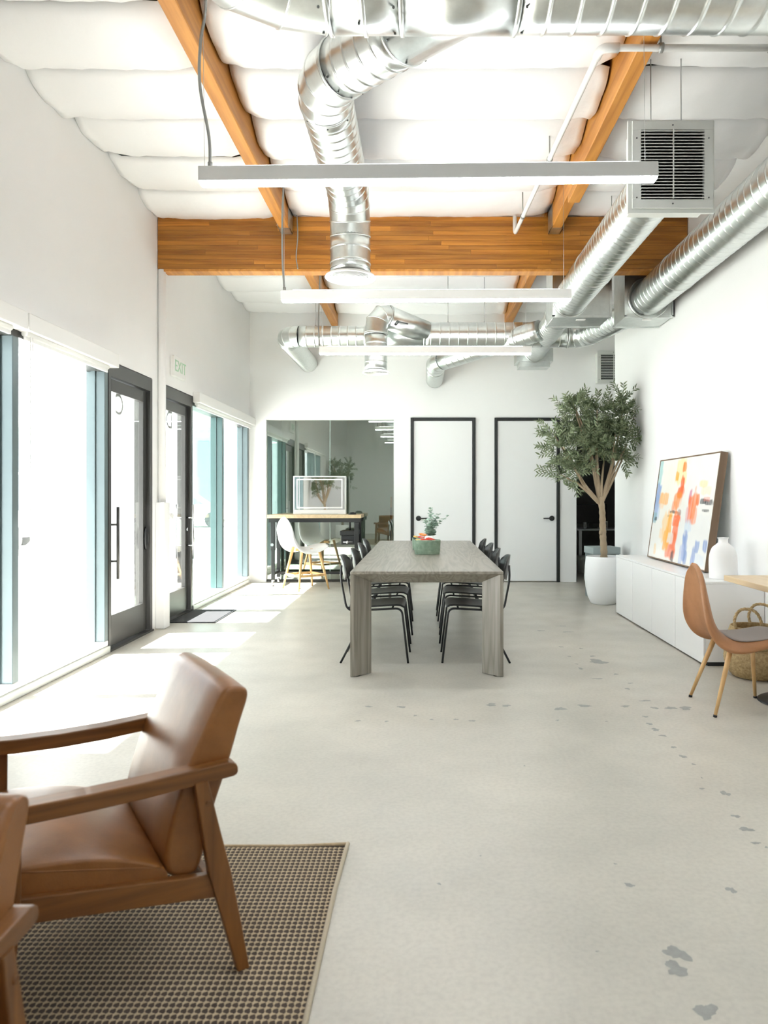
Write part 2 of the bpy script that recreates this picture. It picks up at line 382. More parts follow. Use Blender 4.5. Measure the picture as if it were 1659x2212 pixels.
struct('wall_front', MB().box(XL-0.16, XR+0.14, YF-0.15, YF, 0, H), M['wall'], 'white wall behind the viewpoint', 'wall')
struct('wall_alcove', MB().box(4.15, 4.30, 9.0, YB, 0, H).box(XR+0.14, 4.30, 8.9, 9.05, 0, H), M['wall'], 'white side wall of the passage beyond the right wall', 'wall')
# offices behind the back wall
struct('wall_office_grey', MB().box(XL-0.16, -0.25, 13.4, 13.55, 0, 2.9).box(XL-0.16, XL-0.02, YB+0.15, 13.4, 0, 2.9).box(-0.40, -0.25, YB+0.15, 13.4, 0, 2.9).box(XL-0.16, -0.25, YB+0.15, 13.4, 2.75, 2.9),
       M['officewall'], 'grey walls of the dim office behind the glass partition', 'wall')
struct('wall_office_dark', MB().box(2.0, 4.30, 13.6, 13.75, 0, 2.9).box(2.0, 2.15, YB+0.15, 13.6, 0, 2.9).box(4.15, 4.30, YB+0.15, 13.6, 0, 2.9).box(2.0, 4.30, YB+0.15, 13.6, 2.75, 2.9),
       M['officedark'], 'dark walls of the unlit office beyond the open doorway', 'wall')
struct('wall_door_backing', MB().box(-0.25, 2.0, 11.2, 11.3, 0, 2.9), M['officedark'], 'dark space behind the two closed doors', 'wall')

# ceiling: roof deck with sagging white insulation blankets between the rafters
ceiling = struct('ceiling', MB().box(XL-0.16, 4.30, YF-0.15, YB+0.15, H, H+0.1), M['roofdeck'], 'ceiling of sagging white insulation blankets between wooden rafters', 'ceiling')
bays = [(XL, -1.395), (-1.275, 1.232), (1.352, XR)]
ycuts = [4.675+0.62*k for k in range(-13, 11)]
def blanket(x0, x1, y0, y1, seed):
    rnd = random.Random(seed); sag = rnd.uniform(0.075, 0.115); ph = [rnd.uniform(0, 6.28) for _ in range(8)]; tilt = rnd.uniform(-0.012, 0.012)
    nu = max(14, int((x1-x0)/0.055)); nv = 13
    def fn(u, v):
        x = x0+(x1-x0)*u; y = y0+(y1-y0)*v
        s = math.sin(PI*min(1, max(0, v)))**0.62
        z = 4.125 - sag*s + tilt*(u-0.5)
        e = max(0, 1-min(u, 1-u)*(x1-x0)/0.30)
        z += 0.045*e*e*abs(math.sin(x*9+ph[0])+0.3)                                   # edges tucked up at the rafters
        w = 0.35+0.65*e
        z += 0.007*w*math.sin(y*19+x*23+ph[1]) + 0.005*w*math.sin(x*41-y*29+ph[2]) + 0.006*math.sin(x*6.1+ph[3])*s + 0.004*math.sin(x*67+y*13+ph[4])*w
        return (x, y, z)
    return MB().grid(nu, nv, fn)
k = 0
for (x0, x1) in bays:
    for i in range(len(ycuts)-1):
        y0, y1 = ycuts[i], ycuts[i+1]
        if y1 < YF+0.3 or y0 > YB-0.1: continue
        y0 = max(y0, YF); y1 = min(y1, YB)
        xe = x1 if not (x1 == XR and y0 > 9.0) else 4.15
        b = blanket(x0+0.004, xe-0.004, y0+0.006, y1-0.006, 100+k).build('insulation_blanket', M['insul'], ceiling); k += 1
        solid(b, 0.012, 1)

# glulam crossbeam of stacked laminations
gl = empty('glulam_beam', (0, 7.10, 3.545), label='deep laminated timber crossbeam spanning from wall to wall', cat='beam')
nl = 11; hl = 0.515/nl
for i in range(nl):
    rg = random.Random(40+i); cuts = [XL+0.005, -1.5+rg.uniform(-0.7, 0.7), 0.2+rg.uniform(-0.7, 0.7), 1.6+rg.uniform(-0.5, 0.5), XR-0.005]
    for j in range(4):
        MB().box(cuts[j]+0.0004, cuts[j+1]-0.0004, -0.065+rg.uniform(0, 0.0012), 0.065, i*hl+0.0007, (i+1)*hl-0.0007, 0.0013, 1).build('lamination', M['glulam'], gl)
# plate of lighter wood under the beam
MB().box(XL+0.06, XR-0.005, -0.066, 0.066, -0.026, -0.001, 0.002, 1).build('bottom_board', M['rafter'], gl)
hangm = MB().box(-0.075, 0.075, -0.012, 0.0, -0.02, 0.26).box(-0.075, 0.075, -0.09, -0.012, -0.024, -0.018)
def rafter(x0, x1, y0, y1, z0, label, extra=None):
    e = empty('rafter', ((x0+x1)/2, y0, z0), label=label, cat='rafter', group='wooden ceiling rafters')
    w = (x1-x0)/2
    MB().box(-w, w, 0, y1-y0, 0, 0.42, 0.006, 1).build('timber', M['rafter'], e)
    return e
e = rafter(-1.385, -1.285, YF, 7.02, 3.885, 'wooden rafter left of the spiral duct drop, running towards the viewer')
MB().box(-0.056, -0.051, 9.80, 10.02, -0.006, 0.26).box(0.051, 0.056, 9.80, 10.02, -0.006, 0.26).box(-0.056, 0.056, 9.86, 10.02, -0.006, -0.001).build('joist_hanger', M['galvdull'], e)
e = rafter(1.242, 1.342, YF, 7.02, 3.885, 'wooden rafter beside the white pipe, right of centre')
MB().box(-0.057, -0.051, 9.80, 10.02, -0.006, 0.26).box(0.051, 0.057, 9.80, 10.02, -0.006, 0.26).box(-0.057, 0.057, 9.86, 10.02, -0.006, -0.001).build('joist_hanger', M['galvdull'], e)
MB().box(-0.05, 0.05, 8.52, 8.62, -0.026, -0.001).build('gap_shade', M['voidshade'], e)  # near-black block imitates the dark gap under the rafter
MB().box(-0.05, 0.05, 8.60, 9.10, -0.075, -0.002, 0.004, 1).build('scab_block', M['rafter'], e)
rafter(-1.385, -1.285, 7.17, YB, 3.885, 'short wooden rafter beyond the crossbeam on the left')
rafter(1.242, 1.342, 7.17, YB, 3.885, 'short wooden rafter beyond the crossbeam on the right')

# ---------------------------------------------- storefront glazing on the left
def window_group(name, y0, y1, mulls, label, panes, sillh=0.10, xg=XL-0.085):
    w = empty(name, (XL, y0, 0), label=label, cat='window', kind='structure')
    L = y1-y0; ht = 2.40
    MB().box(-0.16, 0.02, 0, L, 0.0, 0.055, 0.004, 1).build('curb', M['greypaint'], w)
    MB().box(-0.15, -0.0, 0, L, 0.055, sillh, 0.004, 1).build('sill', M['lampbody'], w)
    MB().box(-0.15, -0.0, 0, L, ht-0.07, ht+0.035).build('head', M['aludark'], w)
    for (a, b) in mulls:
        MB().box(-0.155, 0.0, a-y0, b-y0, sillh, ht-0.07, 0.003, 1).build('mullion', M['alu'], w)
        MB().box(-0.11, -0.075, a-y0-0.014, b-y0+0.014, sillh, ht-0.07).build('glazing_bead', M['alu'], w)
    for (a, b, gm) in panes:
        MB().box(-0.092, -0.086, a-y0, b-y0, sillh-0.01, ht-0.06).build('pane', M[gm], w)
    return w
window_group('window_1', WIN1[0], WIN1[1], [(3.46, 3.53), (4.555, 4.625), (5.875, 5.935)], 'near pair of tall storefront panes beside the armchair',
             [(3.53, 4.555, 'winglass'), (4.625, 5.875, 'winglass')])
window_group('window_2', WIN2[0], WIN2[1], [(8.10, 8.125), (9.32, 9.40), (10.66, 10.76)], 'far pair of tall storefront panes in the room corner',
             [(8.125, 9.32, 'tealglass'), (9.40, 10.66, 'winglass')])
def valance(y0, y1, label):
    v = empty('roller_shade', (XL, y0, 2.37), label=label, cat='shade')
    L = y1-y0
    MB().box(0.001, 0.085, 0, L, 0.0, 0.115, 0.006, 2).build('valance', M['whitepl'], v)
    MB().tube([(0.035, 0.03, -0.012), (0.035, L-0.12, -0.012)], 0.022, 12).build('roll', M['whitepl'], v)
    MB().box(0.028, 0.042, 0.03, L-0.12, -0.055, -0.03).build('hem_bar', M['whitepl'], v)
    return v
v1 = valance(4.60, 5.96, 'white roller shade valance over the near window beside door C')
MB().tube([(0.05, 0.10, 0.0), (0.05, 0.10, -1.9), (0.05, 0.085, -2.02), (0.05, 0.07, -1.9), (0.05, 0.07, 0.0)], 0.0025, 6).build('pull_chain', M['whitepl'], v1)
valance(3.0, 4.585, 'white roller shade valance at the left edge of the picture')
valance(8.12, YB-0.01, 'white roller shade valance over the far windows in the corner')

def glass_door(name, y0, y1, label, letter, near_pull, far_paddle, both):
    d = empty(name, (XL, y0, 0), label=label, cat='door', kind='structure')
    W = y1-y0
    fr = MB().box(-0.15, 0.004, 0, 0.05, 0, 2.43).box(-0.15, 0.004, W-0.055, W, 0, 2.43).box(-0.15, 0.004, 0.05, W-0.055, 2.31, 2.43)
    fr.build('door_frame', M['aludark'], d)
    MB().box(-0.15, 0.02, 0, W, 0.0, 0.018).build('threshold', M['aludark'], d)
    lf = MB().box(-0.075, -0.03, 0.055, 0.13, 0.025, 2.30, 0.002, 1).box(-0.075, -0.03, W-0.14, W-0.06, 0.025, 2.30, 0.002, 1)
    lf.box(-0.075, -0.03, 0.13, W-0.14, 0.025, 0.285).box(-0.075, -0.03, 0.13, W-0.14, 2.195, 2.30)
    leaf = lf.build('door_leaf', M['aludark'], d)
    MB().box(-0.056, -0.050, 0.125, W-0.135, 0.28, 2.20).build('pane', M['winglass'], leaf)
    def pull(yy, x, m, z0=0.60, z1=1.21):
        s = 1 if x > -0.05 else -1
        xb = -0.03 if s > 0 else -0.075
        MB().tube([(x, yy, z0), (x, yy, z1)], 0.0125, 12).tube([(xb, yy, z0+0.15), (x, yy, z0+0.15)], 0.009, 8).tube([(xb, yy, z1-0.15), (x, yy, z1-0.15)], 0.009, 8).build('pull_handle', m, leaf)
    if near_pull: pull(0.085, 0.045, M['aludark'])
    if far_paddle:
        MB().lathe([(0.0, 0), (0.026, 0.0), (0.024, 0.02), (0.012, 0.03), (0.0, 0.03)], 20, sy=1.0).build('lock_paddle', M['black'], leaf, (-0.03, W-0.1, 0.90), (0, PI/2, 0)).scale = (4.2, 1.0, 1.0)
    if both:
        pull(W-0.1, 0.045, M['chrome']); pull(W-0.1, -0.15, M['chrome'])
        MB().tube([(-0.03, W-0.1, 0.93), (-0.015, W-0.1, 0.93)], 0.02, 16).build('cylinder_lock', M['chrome'], leaf)
    if letter:
        text_mesh('door_letter', letter, 0.26, M['letter'], leaf, (-0.060, 0.36 if letter == 'C' else 0.38, 2.02), (PI/2, 0, -PI/2), 0.0006)
    return d
glass_door('door_1', DOORC[0], DOORC[1], 'dark framed glass entrance door with the letter C', 'C', True, True, False)
glass_door('door_2', DOORD[0], DOORD[1], 'dark framed glass entrance door with the letter D beyond the column', 'D', False, False, True)

# steel column and conduit between the doors
cp = empty('corner_post', (XL+0.035, 7.06, 0), label='white boxed post and pipe between the two glass doors', cat='post')
MB().box(-0.033, 0.055, -0.075, 0.075, 0.0, 1.24, 0.006, 2).build('post_casing', M['wall'], cp)
MB().tube([(0.005, 0, 1.24), (0.005, 0, 3.54)], 0.036, 16).build('downpipe', M['wall'], cp)
MB().tube([(0.02, 0.1, 1.10), (0.075, 0.1, 1.10)], 0.03, 16).build('pipe_cap', M['whitepl'], cp)

# exit sign
ex = empty('exit_sign', (XL, 7.58, 2.66), label='small white sign with green EXIT letters above door D', cat='sign')
MB().box(0.001, 0.045, -0.19, 0.19, -0.105, 0.105, 0.006, 2).build('sign_box', M['whitepl'], ex)
text_mesh('exit_letters', 'EXIT', 0.17, M['exitgreen'], ex, (0.0465, 0.0, 0.0), (PI/2, 0, PI/2), 0.001, 'CENTER')

# door mat
dm = empty('door_mat', (-2.36, 7.72, 0), label='dark doormat on the concrete inside door D', cat='mat')
MB().box(-0.23, 0.22, -0.40, 0.40, 0.0, 0.012, 0.004, 1).build('mat_pile', M['matdark'], dm)
MB().box(-0.245, -0.23, -0.41, 0.41, 0, 0.008).box(0.22, 0.235, -0.41, 0.41, 0, 0.008).box(-0.23, 0.22, -0.41, -0.40, 0, 0.008).box(-0.23, 0.22, 0.40, 0.41, 0, 0.008).build('mat_border', M['steelbase'], dm)

# ---------------------------------------------- back wall: glass partition and doors
gp = empty('window_3', ((GP[0]+GP[1])/2, YB+0.05, 0), label='grey tinted glass partition of the office in the back wall', cat='window', kind='structure')
gw = (GP[1]-GP[0])/2; jx = (713-913)/FPX*(YB+0.05) - (GP[0]+GP[1])/2
MB().box(-gw+0.004, jx-0.003, -0.005, 0.005, 0.035, 2.462).build('pane', M['partglass'], gp)
MB().box(jx+0.003, gw-0.004, -0.005, 0.005, 0.035, 2.462).build('pane', M['partglass'], gp)
MB().box(jx-0.003, jx+0.003, -0.005, 0.005, 0.035, 2.462).build('joint', M['glassedge'], gp)
MB().box(-gw, gw, -0.018, 0.018, 0.0, 0.035).build('base_channel', M['aludark'], gp)
MB().box(-gw, gw, -0.015, 0.015, 2.46, 2.467).box(-gw, -gw+0.006, -0.015, 0.015, 0.035, 2.46).box(gw-0.006, gw, -0.015, 0.015, 0.035, 2.46).build('edge_channel', M['greypaint'], gp)
def flush_door(name, x0, x1, hand, label):
    d = empty(name, ((x0+x1)/2, YB, 0), label=label, cat='door', kind='structure')
    w = (x1-x0)/2
    MB().box(-w, -w+0.045, -0.022, 0.12, 0, 2.49, 0.003, 1).box(w-0.045, w, -0.022, 0.12, 0, 2.49, 0.003, 1).box(-w+0.045, w-0.045, -0.022, 0.12, 2.445, 2.49).build('door_frame', M['blackframe'], d)
    lf = MB().box(-w+0.048, w-0.048, 0.0, 0.045, 0.012, 2.442, 0.002, 1).build('door_leaf', M['doorwhite'], d)
    hx = hand*(w-0.12)
    hd = MB().tube([(hx, 0.0, 0.965), (hx, -0.012, 0.965)], 0.040, 24).build('rose', M['black'], lf)
    MB().tube(fillet([(hx, -0.01, 0.965), (hx, -0.055, 0.965), (hx-hand*0.135, -0.055, 0.965)], 0.02), 0.0105, 10).build('lever', M['black'], lf)
    return d
flush_door('door_3', D1[0], D1[1], -1, 'white door in a black frame behind the table plant')
flush_door('door_4', D2[0], D2[1], 1, 'white door in a black frame left of the olive tree')
dg_ = MB().box(DW[0], DW[0]+0.015, YB+0.03, YB+0.12, 0, 2.467).box(DW[0]+0.015, DW[1], YB+0.03, YB+0.12, 2.45, 2.467)
struct('trim_1', dg_, M['blackframe'], 'thin black trim of the open doorway behind the tree', 'trim')

# ---------------------------------------------- outside
struct('ground_outside', MB().box(-60, -2.80, -25, 80, -0.16, -0.03), M['concrete_out'], 'sunlit pale pavement outside the windows', 'ground')
cn = MB().box(-4.13, -2.80, -6, 14, 3.0, 3.2)
struct('canopy_outside', cn, M['stucco'], 'white canopy over the pavement outside the windows', 'canopy')
cl = empty('canopy_light', (-3.75, 6.6, 3.0), label='slim grey light under the outdoor canopy', cat='lamp')
MB().box(-0.06, 0.06, -0.5, 0.5, -0.06, -0.001, 0.01, 2).build('housing', M['greypaint'], cl)
MB().box(-0.045, 0.045, -0.45, 0.45, -0.068, -0.06).build('lens', M['whitepl'], cl)
struct('wall_outside', MB().box(-7.65, -7.4, 13.9, 23.0, -0.03, 5.0).box(-7.72, -7.33, 13.85, 23.05, 5.0, 5.12), M['stucco'], 'tall white stucco wall across the pavement outside', 'wall')
tb = empty('office_building', (-13.5, 40, -0.03), label='far teal glazed building seen through the tinted pane', cat='building')
MB().box(-10, 5, 0, 8, 0, 5.2).build('wall', M['tealbld'], tb)
MB().box(-10.2, 5.2, -0.3, 8, 5.2, 5.8).build('roof', M['stucco'], tb)
for i in range(7):
    MB().box(-9.6+2.1*i, -8.0+2.1*i, -0.05, 0.0, 0.9, 4.4).build('window', M['carglass'], tb)
gr = MB().box(-24, -9.0, 23.5, 28, -0.03, 0.0).box(-16, -8.2, 10.5, 13.2, -0.03, 0.02).build('lawn', M['grass'])
tag(gr, 'strip of green lawn beyond the pavement outside', 'lawn', kind='stuff')
def car(x, y, rz, label, hh=1.45):
    c = empty('parked_car', (x, y, -0.03), rz, label, 'car', 'cars parked outside')
    body = [(-2.1, 0.35), (2.1, 0.35), (2.15, 0.7), (2.0, 0.88), (1.1, 0.98), (0.45, hh), (-1.2, hh), (-1.85, 1.0), (-2.1, 0.9)]
    MB().prism(body, -0.85, 0.85, 'y').build('body', M['carpaint'], c)
    MB().prism([(1.0, 0.98), (0.42, hh-0.06), (-1.15, hh-0.06), (-1.7, 1.0)], -0.86, 0.86, 'y').build('side_window', M['carglass'], c)
    for sx in (-1.3, 1.35):
        for sy in (-0.82, 0.82):
            MB().tube([(sx, sy-0.1, 0.33), (sx, sy+0.1, 0.33)], 0.33, 20).build('wheel', M['tyre'], c)
car(-10.4, 31.0, 0.15, 'white car parked in front of the teal building')
car(-10.3, 18.0, 1.45, 'pale van parked at the left edge outside', 1.9)

# ------------------------------------------------------------------ ducts
def duct(mb, pts, r, pitch=0.105, ridge=0.0042, seg=40, tilt=0.35, r_end=None, ends=True):
    """round spiral-seam duct along a polyline; seam ridges are part of the sheet"""
    P = [Vector(p) for p in pts]
    cum = [0.0]
    for i in range(1, len(P)): cum.append(cum[-1]+(P[i]-P[i-1]).length)
    Lt = cum[-1]
    def pos(s):
        s = max(0, min(Lt, s))
        for i in range(1, len(P)):
            if s <= cum[i]+1e-9:
                f = (s-cum[i-1])/max(1e-9, cum[i]-cum[i-1]); return P[i-1].lerp(P[i], f)
        return P[-1]
    ss = [(0.0, 0)]
    if pitch:
        n = int(Lt/pitch)
        for i in range(1, n+1):
            c = i*pitch
            if c+0.02 > Lt: break
            ss += [(c-0.014, 0), (c-0.005, 0), (c-0.002, 1), (c+0.002, 1), (c+0.005, 0), (c+0.014, 0)]
    for c in cum[1:-1]: ss.append((c, 0))
    ss.append((Lt, 0)); ss.sort()
    pts2 = []; rad = []
    last = -1
    for s, h in ss:
        if s-last < 1e-4: continue
        last = s; f = s/Lt
        rr = r if r_end is None else r+(r_end-r)*f
        pts2.append(pos(s)); rad.append(rr+ridge*h)
    mb.tube(pts2, rad, seg, cap=ends)
    return mb
def arc(c, a0, a1, R, ax, ay, n=5):
    """gored elbow arc about c in the plane of unit vectors ax, ay"""
    ax, ay = Vector(ax), Vector(ay)
    return [Vector(c)+ax*(R*math.cos(a0+(a1-a0)*i/n))+ay*(R*math.sin(a0+(a1-a0)*i/n)) for i in range(n+1)]
def ring(mb, c, t, r, w, h, seg=40):
    t = Vector(t).normalized(); c = Vector(c)
    return mb.tube([c-t*w, c-t*w*0.5, c+t*w*0.5, c+t*w], [r-0.001, r+h, r+h, r-0.001], seg, cap=False)
def elbow(mb, pts, r, seg=40, ridge=0.005):
    """gores: straight pieces mitred at each joint, a raised bead over each joint"""
    P = [Vector(p) for p in pts]; n = len(P)
    T = [((P[min(i+1, n-1)]-P[max(i-1, 0)]).normalized()) for i in range(n)]
    nrm = T[0].orthogonal().normalized(); rings = []
    for i in range(n):
        nrm = (nrm-T[i]*nrm.dot(T[i])).normalized(); b = T[i].cross(nrm)
        rings.append([P[i]+(nrm*math.cos(2*PI*k/seg)+b*math.sin(2*PI*k/seg))*r*1.005 for k in range(seg)])
    for i in range(n-1):
        sh = T[i]*0.0
        mb.add([p+T[i]*1e-5*(i+1) for p in rings[i]]+[p-T[i+1]*1e-5*(i+1) for p in rings[i+1]], [(k, (k+1) % seg, seg+(k+1) % seg, seg+k) for k in range(seg)], True)
    for i in range(n): ring(mb, P[i], T[i], r*1.005, 0.006, ridge*0.8, seg)
    return mb
def band(par, p, d, r, w=0.022):
    d = Vector(d).normalized(); p = Vector(p); mb = MB()
    mb.tube([p-d*w/2, p-d*w*0.35, p+d*w*0.35, p+d*w/2], [r, r+0.006, r+0.006, r], 40, cap=False)
    return mb.build('joint_band', M['galvdull'], par)
def screws(mb, p, d, r, n, a0=-2.4, a1=-0.7):
    d = Vector(d).normalized(); u = d.orthogonal().normalized(); 
    up = (Vector((0, 0, 1))-d*d.z); u = up.normalized() if up.length > 0.2 else Vector((0, -1, 0)); v = d.cross(u)
    for i in range(n):
        a = a0+(a1-a0)*i/max(1, n-1); q = Vector(p)+(u*math.sin(a)+v*math.cos(a))*(r+0.003); nn = (u*math.sin(a)+v*math.cos(a))
        mb.tube([q-nn*0.003, q+nn*0.004], 0.0055, 8)
    return mb
Xv, Yv, Zv = Vector((1, 0, 0)), Vector((0, 1, 0)), Vector((0, 0, 1))

# main duct at the top of the picture with its branch to the round diffuser
md = empty('main_duct', (0, 3.02, 3.59), label='large galvanised spiral duct crossing the top of the picture', cat='duct')
R0 = 0.285
duct(MB(), [(0.40, 0, 0), (2.10, 0, 0)], R0, 0.128, 0.0048, 48).build('spiral_pipe', M['galv'], md)
duct(MB(), [(-0.09, 0, 0), (0.40, 0, 0)], R0+0.004, None, seg=48).build('tee_body', M['galv'], md)
elbow(MB(), arc((-0.40, -0.46, 0), PI/2, PI, 0.46, Xv, Yv, 4), R0, 48).build('elbow', M['galv'], md)
duct(MB(), [(-0.40, 0, 0), (-0.09, 0, 0)], R0+0.002, None, seg=48).build('coupling', M['galv'], md)
duct(MB(), [(-0.86, -0.46, 0), (-0.86, -3.6, 0)], R0, 0.128, 0.0048, 48).build('spiral_pipe', M['galv'], md)
for x in (-0.40, -0.25, -0.09, 0.40): band(md, (x, 0, 0), Xv, R0+0.003)

s = MB(); screws(s, (-0.43, 0, 0), Xv, R0, 4); screws(s, (-0.12, 0, 0), Xv, R0+0.003, 4); screws(s, (0.43, 0, 0), Xv, R0, 4); screws(s, (-0.27, 0, 0), Xv, R0+0.003, 3)
s.build('sheet_screw', M['screw'], md)['kind'] = 'stuff'

bd = empty('branch_duct', (-0.61, 6.02, 3.2), label='galvanised branch duct bending down to a round white ceiling diffuser', cat='duct')
r1 = 0.168; o = Vector((-0.61, 6.02, 3.2))
zb = 3.81
def L_(x, y, z): return Vector((x, y, z))-o
# lateral from main duct, 45 degrees in plan, then elbow to +Y, run, elbow down, drop
p_start = (0.50, 3.06, 3.66); p_k = (-0.61, 4.30, zb)
dirn = (Vector(p_k)-Vector(p_start)).normalized()
k0 = Vector(p_k)-dirn*0.22; k1 = Vector(p_k)+Yv*0.22
kn = [k0*(1-t)**2+Vector(p_k)*2*t*(1-t)+k1*t*t for t in (0, 0.34, 0.67, 1.0)]
mid = Vector(p_start).lerp(k0, 0.62)
duct(MB(), [L_(*p_start), L_(*mid)], r1+0.006, None).build('lateral_collar', M['galv'], bd)
duct(MB(), [L_(*mid), L_(*k0)], r1, 0.11, 0.0042).build('spiral_pipe', M['galv'], bd)
elbow(MB(), [L_(*p) for p in kn], r1).build('elbow', M['galv'], bd)
duct(MB(), [L_(*k1), L_(-0.61, 5.70, zb)], r1, 0.105, 0.0042).build('spiral_pipe', M['galv'], bd)
elbow(MB(), [L_(*p) for p in arc((-0.61, 5.70, zb-0.32), PI/2, 0, 0.32, Yv, Zv, 4)], r1).build('elbow', M['galv'], bd)
duct(MB(), [L_(-0.61, 6.02, zb-0.32), L_(-0.61, 6.02, 3.16)], r1, 0.115, 0.0042).build('spiral_pipe', M['galv'], bd)
band(bd, L_(*mid), dirn, r1+0.004); band(bd, L_(*k0), dirn, r1+0.002); band(bd, L_(*k1), Yv, r1+0.002)

s = MB(); screws(s, L_(*(Vector(mid)-dirn*0.03)), dirn, r1+0.006, 3); screws(s, L_(*(k0-dirn*0.03)), dirn, r1, 4); screws(s, L_(*(k1+Yv*0.03)), Yv, r1, 3)
s.build('sheet_screw', M['screw'], bd)['kind'] = 'stuff'
def diffuser(parent, x, y, z, R, n):
    MB().lathe([(R*0.80, 0.03), (R*0.97, 0.012), (R, 0.0), (R*0.98, -0.006), (R*0.80, 0.004), (R*0.80, 0.03)], 48, (x, y, z), cap=False).build('diffuser_rim', M['whitepl'], parent)
    for i in range(n):
        rr = R*0.76*(1-i/n)
        MB().lathe([(rr, 0.0), (rr+0.004, -0.003), (rr-0.022*R/0.2, 0.022), (rr-0.026*R/0.2, 0.024), (rr, 0.0)], 40, (x, y, z+0.002), cap=False).build('diffuser_ring', M['whitepl'], parent)
    MB().box(x-R*0.8, x+R*0.8, y-0.004, y+0.004, z+0.012, z+0.02).box(x-0.004, x+0.004, y-R*0.8, y+R*0.8, z+0.012, z+0.02).build('diffuser_spoke', M['whitepl'], parent)
    MB().lathe([(0.0, 0.06), (R*0.8, 0.06)], 40, (x, y, z)).build('diffuser_throat', M['voidshade'], parent)
diffuser(bd, 0, 0, -0.055, 0.215, 6)

def grille_box(parent, w, h, depth, nb, y=0.0):
    """louvred return grille, face towards -Y, centre at origin"""
    fwb = 0.045*w/0.5
    MB().box(-w/2+0.02, w/2-0.02, y+0.035, y+depth, -h/2+0.02, h/2-0.02).box(-w/2+0.02, -w/2+fwb, y+0.012, y+0.036, -h/2+0.02, h/2-0.02).box(w/2-fwb, w/2-0.02, y+0.012, y+0.036, -h/2+0.02, h/2-0.02).box(-w/2+fwb, w/2-fwb, y+0.012, y+0.036, h/2-fwb, h/2-0.02).box(-w/2+fwb, w/2-fwb, y+0.012, y+0.036, -h/2+0.02, -h/2+fwb).build('plenum_box', M['greypaint'], parent)
    fw = 0.055*w/0.5
    MB().box(-w/2, w/2, y, y+0.012, h/2-fw, h/2, 0.002, 1).box(-w/2, w/2, y, y+0.012, -h/2, -h/2+fw, 0.002, 1).box(-w/2, -w/2+fw, y, y+0.012, -h/2+fw, h/2-fw, 0.002, 1).box(w/2-fw, w/2, y, y+0.012, -h/2+fw, h/2-fw, 0.002, 1).build('grille_frame', M['greypaint'], parent)
    MB().box(-w/2+fw, w/2-fw, y+0.030, y+0.034, -h/2+fw, h/2-fw).build('slat_gap_shade', M['voidshade'], parent)  # near-black sheet imitates the shade between the slats
    ih = h-2*fw; st = ih/nb
    me = MB().prism([(-0.013, -st*0.36), (-0.013, -st*0.05), (-0.009, st*0.03), (0.004, st*0.12), (0.004, -st*0.02)], -w/2+fw, w/2-fw, 'x').mesh('slat', M['greypaint'])
    for i in range(nb): place(me, 'slat', parent, (0, y+0.001, -ih/2+st*(i+0.5)))
    MB().box(-0.004, 0.004, y-0.013, y-0.009, -h/2+fw, h/2-fw).build('grille_bar', M['greypaint'], parent)
    s = MB()
    for (a, c) in ((-w/2+fw/2, h*0.3), (-w/2+fw/2, -h*0.38), (w/2-fw/2, h*0.3), (w/2-fw/2, -h*0.38), (0, h/2-fw/2), (0, -h/2+fw/2)): s.tube([(a, y-0.002, c), (a, y+0.002, c)], 0.005, 8)
    s.build('grille_screw', M['screw'], parent)['kind'] = 'stuff'

# return duct with grille (left of the right-hand pair)
rd = empty('return_duct', (1.53, 4.36, 3.33), label='galvanised duct behind the square louvred return grille', cat='duct')
grille_box(rd, 0.495, 0.535, 0.20, 22)
MB().box(-0.265, 0.265, 0.03, 0.05, -0.285, 0.285).build('flange', M['greypaint'], rd)
duct(MB(), [(0, 0.20, 0.0), (0, 3.04, 0.01)], 0.172, 0.085, 0.0030, 44).build('spiral_pipe', M['galv'], rd)
band(rd, (0, 2.0, 0.006), Yv, 0.173); band(rd, (0, 3.02, 0.01), Yv, 0.18)
# supply duct along the right wall
sd = empty('supply_duct', (2.335, 0, 3.35), label='galvanised spiral duct running along the right wall', cat='duct')
duct(MB(), [(0, -2.8, 0), (0, 7.39, 0)], 0.175, 0.10, 0.0030, 44).build('spiral_pipe', M['galv'], sd)
band(sd, (0, 6.5, 0), Yv, 0.176); band(sd, (0, 7.37, 0), Yv, 0.21, 0.03)
# sheet-metal plenums behind the crossbeam
def plenum(x0, x1, y0, y1, z0, z1, label):
    e = empty('plenum_box', ((x0+x1)/2, y0, z0), label=label, cat='duct box', group='sheet metal plenums')
    w = (x1-x0)/2; d = y1-y0; h = z1-z0
    MB().box(-w, w, 0, d, 0, h, 0.004, 1).build('sheet_body', M['galvdull'], e)
    MB().box(-w-0.012, -w+0.012, -0.012, 0.012, 0, h).box(w-0.012, w+0.012 if x1 < 2.55 else w, -0.012, 0.012, 0, h).box(-w-0.012, w, -0.012, 0.014, -0.012, 0.014).box(-w-0.012, w, d-0.014, d+0.012, -0.012, 0.014).build('flange', M['galv'], e)
    MB().box(-0.035, 0.06, 0.10, 0.14, -0.006, -0.0005).build('label_plate', M['whitepl'], e)
    return e
plenum(1.36, 1.95, 7.405, 7.85, 3.165, 4.02, 'galvanised plenum box where the return duct ends')
plenum(2.107, 2.60, 7.405, 7.85, 3.165, 4.02, 'galvanised plenum box in the corner of the right wall')
